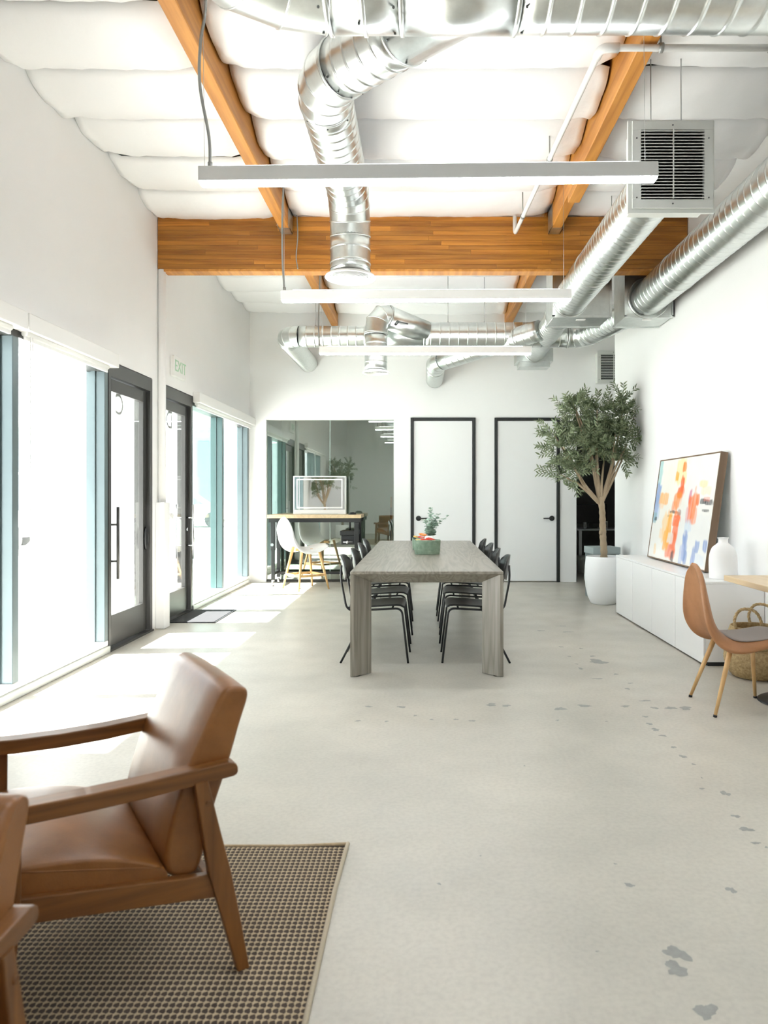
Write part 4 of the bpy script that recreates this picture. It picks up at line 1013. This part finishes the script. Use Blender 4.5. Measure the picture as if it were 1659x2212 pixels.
db = empty('black_drawer_box', (-1.07, 10.50, 0.60), label='black drawer box hanging under the right end of the workbench', cat='box')
MB().box(-0.13, 0.13, -0.17, 0.17, 0.13, 0.20, 0.01, 2).build('box_lid', M['black'], db)
MB().box(-0.115, 0.115, -0.16, 0.16, 0.0, 0.13, 0.004, 1).build('box_body', M['black'], db)
MB().box(-0.105, 0.105, -0.168, -0.161, 0.015, 0.06, 0.002, 1).box(-0.105, 0.105, -0.168, -0.161, 0.075, 0.118, 0.002, 1).build('drawer_front', M['steelbase'], db)
MB().tube([(-0.08, -0.185, 0.038), (0.06, -0.185, 0.038)], 0.007, 8).tube([(-0.02, -0.19, 0.015), (-0.02, -0.19, 0.06)], 0.014, 8).build('clasp', M['chrome'], db)
MB().tube([(0.0, 0.0, 0.20), (0.0, 0.0, 0.32)], 0.012, 8).build('hanger', M['black'], db)
mb_ = empty('mirrored_box', (-1.527, 10.56, 1.0345), math.radians(1.3), label='white framed box with a mirrored front on the workbench', cat='display')
w2 = 0.389
MB().box(-w2, w2, 0.0, 0.16, 0.0, 0.565, 0.006, 2).build('casing', M['whiteshell'], mb_)
MB().box(-w2+0.02, w2-0.02, -0.006, -0.0005, 0.068, 0.548).build('mirror_front', M['mirror'], mb_)
MB().box(-w2+0.050, w2-0.050, -0.0085, -0.0062, 0.505, 0.523).box(-w2+0.050, w2-0.050, -0.0085, -0.0062, 0.085, 0.107).box(-w2+0.050, -w2+0.065, -0.0085, -0.0062, 0.107, 0.505).box(w2-0.065, w2-0.050, -0.0085, -0.0062, 0.107, 0.505).build('inner_border', M['whiteshell'], mb_)
MB().box(-w2+0.12, w2-0.12, -0.003, 0.05, 0.002, 0.010).build('base_slot', M['greypaint'], mb_)
ms = empty('computer_mouse', (-1.02, 10.36, 1.0345), label='small black mouse on the right end of the workbench', cat='mouse')
MB().lathe([(0.0, 0.034), (0.02, 0.032), (0.038, 0.02), (0.044, 0.006), (0.042, 0.0)], 24, sx=1.35, sy=1.0).build('mouse_body', M['black'], ms)
MB().box(0.012, 0.020, -0.006, 0.006, 0.030, 0.036, 0.002, 1).build('scroll_wheel', M['steelbase'], ms)

st = empty('counter_stool', (-1.645, 10.03, 0), math.radians(38), 'white bucket stool with oak legs in front of the workbench', 'stool')
sp = [(0.30, 0.625), (0.23, 0.612), (0.10, 0.588), (-0.05, 0.588), (-0.15, 0.62), (-0.215, 0.70), (-0.265, 0.82), (-0.305, 0.93), (-0.33, 1.02)]
def sw(s): return 0.215+0.03*math.sin(PI*min(1, s*1.25)) if s < 0.75 else 0.237-0.10*((s-0.75)/0.25)**1.6
def scurl(s): return -(0.02+0.075*math.sin(PI*min(1, max(0, (s-0.06)/0.92)))**1.1)
sh = shell(sp, sw, scurl).build('seat_shell', M['whiteshell'], st); solid(sh, 0.014); subsurf(sh, 1)
MB().box(-0.17, 0.17, -0.022, 0.022, 0.535, 0.575, 0.006, 2).box(-0.022, 0.022, -0.17, -0.022, 0.535, 0.575, 0.006, 2).box(-0.022, 0.022, 0.022, 0.17, 0.535, 0.575, 0.006, 2).build('under_frame', M['oak'], st)
hs_ = 0.235; ht_ = 0.128
for (sx, sy) in ((1, 1), (1, -1), (-1, 1), (-1, -1)):
    loft(MB(), [[(sx*c_+p[0], sy*c_+p[1], z) for p in rrect(0, 0, w, w, w*0.3)] for (z, c_, w) in ((0.0, hs_, 0.022), (0.25, hs_-0.045, 0.030), (0.585, ht_, 0.040))]).build('leg', M['oak'], st)
for (ax_, s) in (('x', 1), ('x', -1), ('y', 1), ('y', -1)):
    c_ = hs_-0.036; b = MB()
    if ax_ == 'x': b.box(-c_, c_, s*c_-0.008, s*c_+0.008, 0.185, 0.215, 0.003, 1)
    else: b.box(s*c_-0.008, s*c_+0.008, -c_, c_, 0.185, 0.215, 0.003, 1)
    b.build('stretcher', M['oak'], st)
# pole added behind the glass to imitate a reflection
pl = empty('reflection_pole', (-0.52, 11.2, 0), label='dark pole with an orange tip, added in place of a reflection in the glass partition', cat='pole')
MB().tube([(0.0, 0.0, 0.0), (0.02, 0.12, 1.12)], 0.014, 10).build('pole', M['black'], pl)
MB().tube([(0.02, 0.12, 1.12), (0.023, 0.14, 1.29)], 0.016, 10).build('pole_tip', M['oak'], pl)

# ------------------------------------------------------------------ cabinets, painting, vase
cx0 = 2.15; cx1 = 2.615; ys = [5.455, 6.072, 6.690, 7.307, 7.925]
names = ['nearest the brown chair', 'second from the brown chair, below the painting', 'third from the brown chair, below the painting', 'farthest, beside the planter']
for i in range(4):
    e = empty('cabinet_unit', (cx0, (ys[i]+ys[i+1])/2, 0), label='white low cabinet unit %s' % names[i], cat='cabinet', group='row of white low cabinets')
    hw_ = (ys[i+1]-ys[i])/2
    MB().box(0.019, cx1-cx0, -hw_+0.0005, hw_-0.0005, 0.03, 0.628).build('carcass', M['lacquer'], e)
    MB().box(0.035, cx1-cx0, -hw_+0.002, hw_-0.002, 0.0, 0.03).build('plinth', M['black'], e)
    MB().box(0.0, 0.018, -hw_+0.004, hw_-0.004, 0.014, 0.626, 0.0015, 1).build('door', M['lacquer'], e)
wt = MB().box(cx0-0.002, cx1, ys[0]-0.004, ys[-1]+0.004, 0.629, 0.648, 0.002, 1).build('white_counter', M['lacquer'])
tag(wt, 'continuous white top slab lying on the low cabinets', 'worktop')

pt = empty('abstract_painting', (2.395, 6.83, 0.6575), label='large abstract painting with orange and blue strokes leaning on the wall', cat='painting')
pt.rotation_euler = (0, math.atan2(0.142, 1.03), 0)
PW, PH = 1.55, 1.035
MB().box(0, 0.062, -PW/2, -PW/2+0.012, 0, PH).box(0, 0.062, PW/2-0.012, PW/2, 0, PH).box(0, 0.062, -PW/2+0.012, PW/2-0.012, 0, 0.012).box(0, 0.062, -PW/2+0.012, PW/2-0.012, PH-0.012, PH).build('picture_frame', M['walnutframe'], pt)
S = [  # u, v (from the top left), half widths, colour, strength
 (.5, .5, .6, .6, (.80, .79, .73), .5), (.30, .30, .25, .25, (.80, .76, .64), .35), (.80, .75, .3, .2, (.72, .76, .78), .3),
 (.03, .12, .035, .14, (.38, .62, .62), .9), (.045, .45, .045, .19, (.20, .33, .62), .95), (.09, .48, .03, .12, (.42, .55, .75), .6), (.03, .60, .04, .05, (.25, .45, .48), .8), (.055, .605, .025, .018, (.03, .06, .07), .9),
 (.42, .12, .09, .12, (.86, .70, .28), .75), (.475, .085, .028, .05, (.90, .22, .01), .95), (.365, .175, .025, .045, (.92, .40, .01), .9),
 (.16, .39, .075, .055, (.92, .42, .08), .85), (.13, .43, .05, .07, (.90, .52, .22), .5),
 (.475, .26, .030, .075, (.90, .12, .005), 1), (.455, .33, .055, .05, (.90, .12, .005), 1), (.42, .41, .065, .075, (.92, .25, .02), .95), (.39, .47, .05, .05, (.88, .32, .12), .7),
 (.385, .525, .07, .012, (.06, .05, .05), .9), (.33, .565, .04, .012, (.10, .08, .09), .7), (.44, .545, .05, .03, (.90, .25, .06), .9), (.485, .53, .025, .03, (.25, .12, .10), .6),
 (.455, .61, .065, .05, (.90, .15, .02), 1), (.455, .70, .045, .12, (.90, .18, .05), 1), (.445, .82, .05, .08, (.88, .18, .05), .95), (.41, .90, .075, .07, (.85, .20, .08), .9), (.46, .95, .025, .05, (.10, .06, .07), .85),
 (.335, .70, .045, .16, (.92, .42, .03), .95), (.255, .68, .05, .13, (.90, .60, .25), .8), (.30, .80, .05, .10, (.92, .45, .06), .85), (.20, .75, .03, .05, (.90, .60, .3), .6), (.12, .92, .02, .05, (.90, .60, .25), .6), (.38, .78, .05, .05, (.80, .79, .74), .8),
 (.635, .37, .018, .06, (.55, .06, .22), .85), (.66, .48, .035, .13, (.90, .18, .04), .95), (.715, .47, .03, .14, (.92, .20, .02), .95), (.76, .40, .022, .05, (.92, .17, .01), 1), (.74, .55, .03, .07, (.90, .30, .12), .7), (.62, .54, .02, .06, (.70, .15, .20), .5),
 (.845, .415, .05, .022, (.04, .04, .05), .95), (.93, .42, .06, .022, (.05, .04, .05), .9), (.90, .395, .05, .02, (.75, .18, .10), .5), (.90, .495, .05, .010, (.07, .07, .07), .85),
 (.82, .26, .06, .03, (.88, .70, .32), .7), (.86, .32, .07, .035, (.86, .66, .36), .4), (.66, .64, .05, .06, (.48, .62, .78), .5),
 (.645, .84, .04, .12, (.22, .32, .60), .95), (.61, .92, .03, .09, (.45, .53, .74), .7), (.68, .93, .025, .06, (.20, .30, .58), .8),
 (.84, .82, .03, .05, (.22, .33, .62), .9), (.80, .90, .03, .07, (.25, .35, .62), .85), (.955, .80, .03, .05, (.20, .30, .58), .85), (.90, .93, .06, .05, (.62, .70, .80), .5)]
from mathutils import noise as mn
nu_, nv_ = 190, 130
gm = MB().grid(nu_, nv_, lambda u, v: (0.004, PW/2-0.012-u*(PW-0.024), PH-0.012-v*(PH-0.024)), False)
me = bpy.data.meshes.new('canvas'); me.from_pydata(gm.v, [], gm.f)
ca = me.color_attributes.new('paint', 'FLOAT_COLOR', 'POINT')
cols = []
for i in range(nu_):
    for j in range(nv_):
        u = i/(nu_-1); v = j/(nv_-1); c = Vector((.84, .835, .81))
        c += Vector((1, .98, .95))*0.05*mn.noise(Vector((u*9, v*4, 1.3)))
        for q, (su, sv, hu, hv, cc, stg) in enumerate(S):
            hu *= 1.12; hv *= 1.12; du = (u-su)/hu + 0.45*mn.noise(Vector((u*26+q*3.1, v*9, q*1.7))); dv = (v-sv)/hv + 0.35*mn.noise(Vector((u*22, v*16+q*2.3, 5+q)))
            d = max(abs(du), abs(dv))*0.6+math.hypot(du, dv)*0.4
            a = max(0.0, min(1.0, (1.08-d)/0.28))*stg
            a *= 0.85+0.25*mn.noise(Vector((u*60, v*7, q*0.9)))
            if a > 0: c = c.lerp(Vector(cc), min(1, a))
        cols += [c.x, c.y, c.z, 1.0]
ca.data.foreach_set('color', cols)
cm_ = bpy.data.materials.new('abstract_canvas'); cm_.use_nodes = True; nt = cm_.node_tree
at_ = nt.nodes.new('ShaderNodeVertexColor'); at_.layer_name = 'paint'; nt.links.new(at_.outputs[0], nt.nodes['Principled BSDF'].inputs['Base Color'])
nt.nodes['Principled BSDF'].inputs['Roughness'].default_value = 0.55
me.materials.append(cm_); place(me, 'canvas', pt)
MB().box(0.006, 0.05, -PW/2+0.0125, PW/2-0.0125, 0.0125, PH-0.0125).build('stretcher', M['officewall'], pt)

vz = empty('white_vase', (2.385, 5.66, 0.6485), label='white ribbed ceramic bottle vase on the cabinet in front of the painting', cat='vase')
prof = [(0.0, 0.0), (0.092, 0.0), (0.102, 0.012), (0.105, 0.08), (0.105, 0.15), (0.098, 0.20), (0.08, 0.245), (0.05, 0.272), (0.038, 0.285), (0.038, 0.312), (0.044, 0.322), (0.036, 0.324), (0.03, 0.312), (0.028, 0.28), (0.0, 0.26)]
pr2 = [(v.x, v.z) for v in bezier([(p[0], 0, p[1]) for p in prof], 3)]
vv = MB(); seg = 72; vs_ = []
for (r, z) in pr2:
    for k in range(seg):
        a = 2*PI*k/seg; rr = max(0, r)*(1+(0.014*math.cos(a*36) if 0.01 < z < 0.25 and r > 0.06 else 0)); vs_.append((rr*math.cos(a), rr*math.sin(a), z))
vv.add(vs_, [(i*seg+k, i*seg+(k+1) % seg, (i+1)*seg+(k+1) % seg, (i+1)*seg+k) for i in range(len(pr2)-1) for k in range(seg)], True)
vv.build('vase_body', M['ceramic'], vz)

# ------------------------------------------------------------------ brown shell chair, small table, basket
bc = empty('shell_chair', (1.965, 4.40, 0), math.radians(-2), 'cognac leather shell chair with oak legs at the small table', 'chair')
sp = [(0.235, 0.452), (0.17, 0.455), (0.05, 0.438), (-0.08, 0.435), (-0.155, 0.462), (-0.205, 0.535), (-0.232, 0.64), (-0.258, 0.76), (-0.285, 0.885)]
def bw(s): return 0.215+0.01*math.sin(PI*s) if s < 0.5 else 0.222-0.115*((s-0.5)/0.5)**1.5
def bcurl(s): return -(0.012+0.062*math.sin(PI*min(1, max(0, (s-0.12)/0.85)))**1.2)
outer = shell(sp, bw, bcurl, 34, 19, 0.14, 0.13).build('seat_shell', M['leather2'], bc); solid(outer, 0.030, 0); subsurf(outer, 1)
pad = shell([(p[0]+(0.014 if i > 4 else 0), p[1]+(0.019 if i <= 4 else 0.004)) for i, p in enumerate(sp)][:5], lambda s: 0.168, lambda s: -(0.006+0.012*s), 14, 13, 0.2, 0.3).build('seat_pad', M['greyfab'], bc); solid(pad, 0.008)
MB().box(-0.12, 0.12, -0.12, 0.12, 0.395, 0.418, 0.008, 2).build('mount_plate', M['black'], bc)
for (x0, y0, x1, y1) in ((-0.235, 0.212, -0.11, 0.13), (-0.235, -0.212, -0.11, -0.13), (0.17, 0.20, 0.12, 0.13), (0.17, -0.20, 0.12, -0.13)):
    l = MB().tube([(x0, y0, 0.012), (x0+(x1-x0)*0.5, y0+(y1-y0)*0.5, 0.21), (x1, y1, 0.405)], [0.0095, 0.0135, 0.0165], 14).build('leg', M['oak'], bc)
    MB().tube([(x0-(x1-x0)*0.02, y0, 0.0), (x0, y0, 0.013)], 0.0115, 12).build('foot_cap', M['black'], l)

sm = empty('small_table', (2.345, 4.50, 0), label='small oak topped pedestal table at the right edge', cat='table')
MB().box(-0.255, 0.255, -0.45, 0.45, 0.715, 0.752, 0.004, 2).build('tabletop', M['oakx'], sm)
MB().tube([(0, 0, 0.015), (0, 0, 0.70)], 0.03, 20).build('column', M['steelbase'], sm)
MB().lathe([(0.0, 0.03), (0.04, 0.03), (0.15, 0.018), (0.205, 0.010), (0.215, 0.004), (0.213, 0.0)], 40).build('base_disc', M['steelbase'], sm)
MB().box(-0.15, 0.15, -0.2, 0.2, 0.70, 0.714).build('top_plate', M['steelbase'], sm)

bs = empty('seagrass_basket', (2.395, 5.14, 0), label='woven seagrass belly basket with loop handles under the table', cat='basket')
pr = [(0.0, 0.002), (0.115, 0.0), (0.16, 0.02), (0.195, 0.075), (0.208, 0.14), (0.200, 0.195), (0.188, 0.23)]
rings = [(v.x, v.z) for v in bezier([(p[0], 0, p[1]) for p in pr], 6)]
def ribbed(rs, nr, amp):
    out = []
    for i, (r, z) in enumerate(rs): out.append((max(0, r)+(amp if i % 2 else 0), z))
    return out
MB().lathe(ribbed(rings, 0, 0.003), 48).build('lower_body', M['seagrass'], bs)
up = [(0.192, 0.225), (0.205, 0.232), (0.204, 0.245), (0.196, 0.275), (0.182, 0.315), (0.168, 0.35), (0.163, 0.365), (0.155, 0.362), (0.16, 0.34), (0.178, 0.29), (0.185, 0.24), (0.10, 0.03)]
MB().lathe(ribbed([(v.x, v.z) for v in bezier([(p[0], 0, p[1]) for p in up], 4)], 0, 0.0025), 48, cap=False).build('folded_rim', M['seagrass'], bs)
for (ang) in (math.radians(228), math.radians(48)):
    cx_, cy_ = 0.155*math.cos(ang), 0.155*math.sin(ang); tx_, ty_ = -math.sin(ang), math.cos(ang)
    pa = bezier([(cx_-tx_*0.075, cy_-ty_*0.075, 0.33), (cx_-tx_*0.09, cy_-ty_*0.09, 0.42), (cx_-tx_*0.045, cy_-ty_*0.045, 0.495), (cx_+tx_*0.045, cy_+ty_*0.045, 0.495), (cx_+tx_*0.09, cy_+ty_*0.09, 0.42), (cx_+tx_*0.075, cy_+ty_*0.075, 0.33)], 10)
    hd = MB()
    for ph in (0, 2*PI/3, 4*PI/3):
        q = []
        for i, p in enumerate(pa):
            t = (pa[min(i+1, len(pa)-1)]-pa[max(i-1, 0)]).normalized(); n1 = t.orthogonal().normalized(); n1 = (Vector((math.cos(ang), math.sin(ang), 0))-t*t.dot(Vector((math.cos(ang), math.sin(ang), 0)))).normalized(); n2 = t.cross(n1)
            q.append(p+(n1*math.cos(i*0.75+ph)+n2*math.sin(i*0.75+ph))*0.0055)
        hd.tube(q, 0.006, 7)
    hd.build('handle', M['seagrass'], bs)

# ------------------------------------------------------------------ olive tree in planter
def make_tree(seed, clumps, nsp, lean=0.0):
    rnd = random.Random(seed)
    t = empty('olive_tree', (0, 0, 0))
    MB().lathe([(0.0, 0.0), (0.135, 0.0), (0.150, 0.012), (0.185, 0.09), (0.21, 0.20), (0.222, 0.33), (0.218, 0.45), (0.205, 0.555), (0.198, 0.575), (0.190, 0.572), (0.196, 0.55), (0.200, 0.50), (0.0, 0.49)], 48).build('planter', M['potwhite'], t)
    MB().lathe([(0.0, 0.515), (0.10, 0.512), (0.198, 0.502)], 32).build('soil', M['soil'], t)
    fork = Vector((-0.03+lean, 0.0, 1.30))
    tr = bezier([(0.005, 0, 0.50), (0.01, 0, 0.62), (0.0, 0.005, 0.80), (-0.006, 0, 0.95), (-0.012, 0.0, 1.12), tuple(fork)], 7)
    rad = [0.043-0.008*i/(len(tr)-1)+0.0035*math.sin(i*1.9)+(0.010 if i < 2 else 0) for i in range(len(tr))]
    trunk = MB().tube(tr, rad, 16).build('trunk', M['bark'], t)
    MB().lathe([(0.0, 0.03), (0.016, 0.024), (0.022, 0.0), (0.016, -0.024), (0.0, -0.03)], 12, (-0.035, -0.022, 0.86)).build('knot', M['bark'], trunk)
    fol = MB(); 
    def leaf(p, d, up, l, w):
        d = d.normalized(); s = d.cross(up); s = s.normalized() if s.length > 1e-3 else d.orthogonal().normalized(); n = s.cross(d)
        a = p; m1 = p+d*l*0.35; m2 = p+d*l*0.7; e = p+d*l - n*l*0.10
        fol.add([a, m1+s*w+n*w*0.4, m1, m1-s*w+n*w*0.4, m2+s*w*0.75+n*w*0.3, m2, m2-s*w*0.75+n*w*0.3, e],
                [(0, 2, 1), (0, 3, 2), (1, 2, 5, 4), (2, 3, 6, 5), (4, 5, 7), (5, 6, 7)], True)
    for (cx, cy, cz, R, n, via) in clumps:
        c = Vector((cx, cy, cz)); 
        pth = bezier([tuple(fork-Vector((0, 0, 0.10)))] + [via] + [tuple(c)], 8)
        MB().tube(pth, [0.021*(1-0.75*i/(len(pth)-1))+0.003 for i in range(len(pth))], 9).build('branch', M['bark'], t)
        for q in range(int(n*1.35)):
            dirv = Vector((rnd.gauss(0, 1), rnd.gauss(0, 1), rnd.gauss(0.15, 0.9))).normalized()
            base = c+dirv*R*rnd.uniform(0.05, 0.75)
            gd = (dirv*0.75+Vector((rnd.gauss(0, .3), rnd.gauss(0, .3), 0.42))).normalized()
            ln = rnd.uniform(0.13, 0.25); side = gd.orthogonal().normalized(); bend = Vector((0, 0, rnd.uniform(-0.25, 0.05)))
            prev = base; npair = int(ln/0.020)
            sp_ = [base+(gd+bend*(i/npair))*ln*(i/npair) for i in range(npair+1)]
            fol.tube(sp_[::3]+[sp_[-1]], 0.0016, 3, cap=False)
            for i, p in enumerate(sp_):
                td = (sp_[min(i+1, npair)]-sp_[max(i-1, 0)]).normalized()
                s1 = (Matrix.Rotation(i*1.57+q, 3, td) @ (side-td*td.dot(side)).normalized())
                for sg in (1, -1):
                    if rnd.random() < 0.12: continue
                    leaf(p, td*0.75+s1*sg*0.75, td.cross(s1)*sg+Vector((0, 0, .6)), rnd.uniform(0.052, 0.082), rnd.uniform(0.0075, 0.0108))
    xmax = 2.60-2.19
    vv_ = [(2*xmax-p[0] if (p[0] > xmax and seed == 3) else (-0.86-p[0] if (p[0] < -0.43 and seed == 8) else p[0]), p[1], p[2]) for p in fol.v]
    me = bpy.data.meshes.new('foliage'); me.from_pydata(vv_, [], fol.f); me.polygons.foreach_set('use_smooth', fol.sm); me.materials.append(M['leaf'])
    f = place(me, 'foliage', t); f['kind'] = 'stuff'
    return t
k178 = FPX/8.65
def tl(px, py, dy=0.0): return ((px-913)/k178-2.19, dy, 1.30+(1072-py)/k178)
def cl_(px, py, dy, R, n, vx, vy, vdy=0.0): 
    a = tl(px, py, dy); return (a[0], a[1], a[2], R, n, tl(vx, vy, vdy))
clumps = [cl_(1215, 965, -0.05, 0.20, 26, 1262, 1045), cl_(1200, 935, 0.12, 0.13, 10, 1255, 1035), cl_(1238, 1015, -0.12, 0.19, 26, 1265, 1055), cl_(1215, 1025, 0.1, 0.14, 12, 1255, 1050),
          cl_(1270, 965, -0.10, 0.24, 34, 1285, 1035), cl_(1290, 930, 0.12, 0.24, 30, 1290, 1030), cl_(1243, 890, 0.0, 0.16, 18, 1278, 1000), cl_(1238, 868, 0.02, 0.08, 7, 1272, 960), cl_(1290, 885, 0.0, 0.15, 16, 1290, 1000),
          cl_(1325, 940, -0.08, 0.19, 24, 1318, 1020), cl_(1345, 895, 0.05, 0.14, 16, 1324, 1000), cl_(1348, 868, 0.0, 0.09, 8, 1328, 980), cl_(1352, 960, -0.05, 0.12, 14, 1320, 1030), cl_(1345, 990, 0.0, 0.10, 8, 1322, 1040), cl_(1310, 985, 0.1, 0.16, 14, 1300, 1040)]
ot = make_tree(3, clumps, 16)
ot.location = (2.19, 8.65, 0)
tag(ot, 'tall olive tree in a white planter against the right wall', 'tree', 'potted olive trees')
cl2 = [(max(-0.30, a*0.85), b+0.05*math.sin(i), c, R*0.9, int(n*0.5), (max(-0.30, v[0]*0.8), v[1], v[2])) for i, (a, b, c, R, n, v) in enumerate(clumps)]
ot2 = make_tree(8, cl2, 10); ot2.location = (-2.20, 2.20, 0); ot2.scale = (0.86, 0.86, 0.90)
tag(ot2, 'second olive tree, outside the picture and mirrored in the white framed box', 'tree', 'potted olive trees')

# grey storage boxes between planter and wall
for (z, w, d, h, lid, lb) in ((0.0, 0.36, 0.34, 0.29, False, 'lower blue-grey storage box behind the planter'), (0.292, 0.36, 0.34, 0.36, True, 'upper blue-grey storage box with a lid behind the planter')):
    e = empty('storage_box', (2.31, 9.18, z), 0.12, lb, 'box', 'storage boxes behind the planter')
    MB().box(-w/2+0.012, w/2-0.012, -d/2+0.012, d/2-0.012, 0, h-0.012, 0.003, 1).build('box_body', M['greyboxdark'], e)
    MB().box(-w/2, w/2, -d/2, d/2, h-0.085, h, 0.004, 1).build('lid', M['greybox'], e)

# ------------------------------------------------------------------ dim office beyond the doorway
dk = empty('office_desk', (3.05, 12.45, 0), label='pale desk in the dark office beyond the doorway', cat='desk')
MB().box(-0.42, 0.9, -0.32, 0.32, 0.715, 0.74, 0.003, 1).build('desktop', M['lacquer'], dk)
for sx in (-0.36, 0.84):
    for sy in (-0.27, 0.27): MB().box(sx-0.025, sx+0.025, sy-0.025, sy+0.025, 0, 0.714).build('leg', M['lacquer'], dk)
for (x, h, w, lb) in ((2.80, 0.11, 0.05, 'small white framed card standing on the dark office desk, left'), (3.16, 0.13, 0.07, 'white framed card standing on the dark office desk, right')):
    e = empty('photo_card', (x, 12.3, 0.7405), label=lb, cat='frame', group='cards on the office desk')
    MB().box(-w/2, w/2, 0, 0.012, 0, h).build('card', M['lacquer'], e); MB().box(-w/2+0.012, w/2-0.012, -0.002, -0.0005, 0.02, h-0.02).build('print', M['officedark'], e)
mo = empty('desk_monitor', (2.98, 12.6, 0.7405), label='black monitor on the desk in the dark office', cat='monitor')
MB().box(-0.28, 0.28, 0, 0.03, 0.08, 0.42, 0.006, 2).build('screen', M['black'], mo); MB().box(-0.03, 0.03, 0.03, 0.05, 0.01, 0.2).build('stand', M['black'], mo); MB().box(-0.1, 0.1, -0.05, 0.09, 0, 0.012).build('foot', M['black'], mo)
pb = empty('paper_bin', (2.75, 12.15, 0), label='pale plastic bin under the desk in the dark office', cat='bin')
MB().lathe([(0.0, 0.0), (0.10, 0.0), (0.125, 0.28), (0.128, 0.285), (0.12, 0.283), (0.097, 0.01), (0.0, 0.012)], 28).build('bin_body', M['greypaint'], pb)
MB().lathe([(0.128, 0.280), (0.133, 0.285), (0.128, 0.290), (0.122, 0.285), (0.128, 0.280)], 28, cap=False).build('bin_rim', M['greypaint'], pb)

# ------------------------------------------------------------------ stains on the concrete
def o8(x, y, w, h): return (760+x/1.845, 1450+y/1.845, w/1.845, h/1.845)
def o6(x, y, w, h): return (1060+x/2.77, 820+y/2.77, w/2.77, h/2.77)
sts = [o8(*q) for q in ((1295, 1125, 85, 55), (1293, 1187, 80, 55), (1412, 1355, 85, 60), (1107, 853, 38, 14), (1512, 872, 38, 20), (348, 848, 16, 8), (1050, 768, 14, 5), (830, 150, 42, 12), (928, 138, 60, 8), (555, 134, 40, 11), (615, 138, 34, 8), (198, 143, 32, 8), (67, 141, 28, 6), (1330, 147, 44, 13), (1272, 147, 42, 10), (1208, 147, 26, 8), (1170, 118, 46, 5), (1090, 140, 30, 8), (1210, 233, 30, 10), (1240, 257, 24, 8), (1282, 303, 20, 7), (1320, 340, 28, 10), (1362, 371, 14, 6), (1395, 468, 18, 6), (1488, 487, 34, 16), (1530, 578, 34, 10), (1572, 630, 56, 14), (1610, 685, 32, 10), (1652, 702, 14, 6), (1170, 181, 24, 6), (1187, 210, 26, 7), (978, 1117, 14, 6), (513, 736, 8, 5), (688, 377, 8, 4), (480, 198, 24, 6), (415, 192, 18, 5), (318, 193, 18, 4), (820, 196, 14, 5), (1015, 200, 10, 4), (1395, 425, 8, 5), (252, 177, 14, 5), (25, 198, 24, 5), (138, 200, 16, 5))]
sts += [o6(*q) for q in ((640, 1687, 100, 26), (425, 1475, 50, 5), (460, 1510, 60, 5), (300, 1503, 40, 5), (540, 1730, 30, 10), (750, 1763, 34, 6), (640, 1790, 80, 5), (835, 1817, 34, 4), (818, 1850, 30, 8), (420, 1600, 24, 6), (540, 1610, 24, 6), (610, 1655, 30, 8), (470, 1657, 20, 6), (515, 1702, 18, 5))]
rnd = random.Random(11)
for (x, y, w, h) in sts:
    c = on_floor(x, y); a = on_floor(x+w/2, y); b_ = on_floor(x, y+h/2)
    rx = (a-c).length; ry = (b_-c).length; n = 30; ph = [rnd.uniform(0, 6.28) for _ in range(3)]
    poly = []
    for i in range(n):
        t_ = 2*PI*i/n; k_ = 1+0.20*math.sin(2*t_+ph[0])+0.16*math.sin(3*t_+ph[1])+0.13*math.sin(5*t_+ph[2])+rnd.uniform(-0.13, 0.13)
        poly.append((c.x+rx*k_*math.cos(t_), c.y+ry*k_*math.sin(t_), 0.0006))
    vs2 = poly+[(c.x, c.y, 0.0006)]
    MB().add(vs2, [(i, (i+1) % n, n) for i in range(n)]).build('stain', M['stain'], floor)
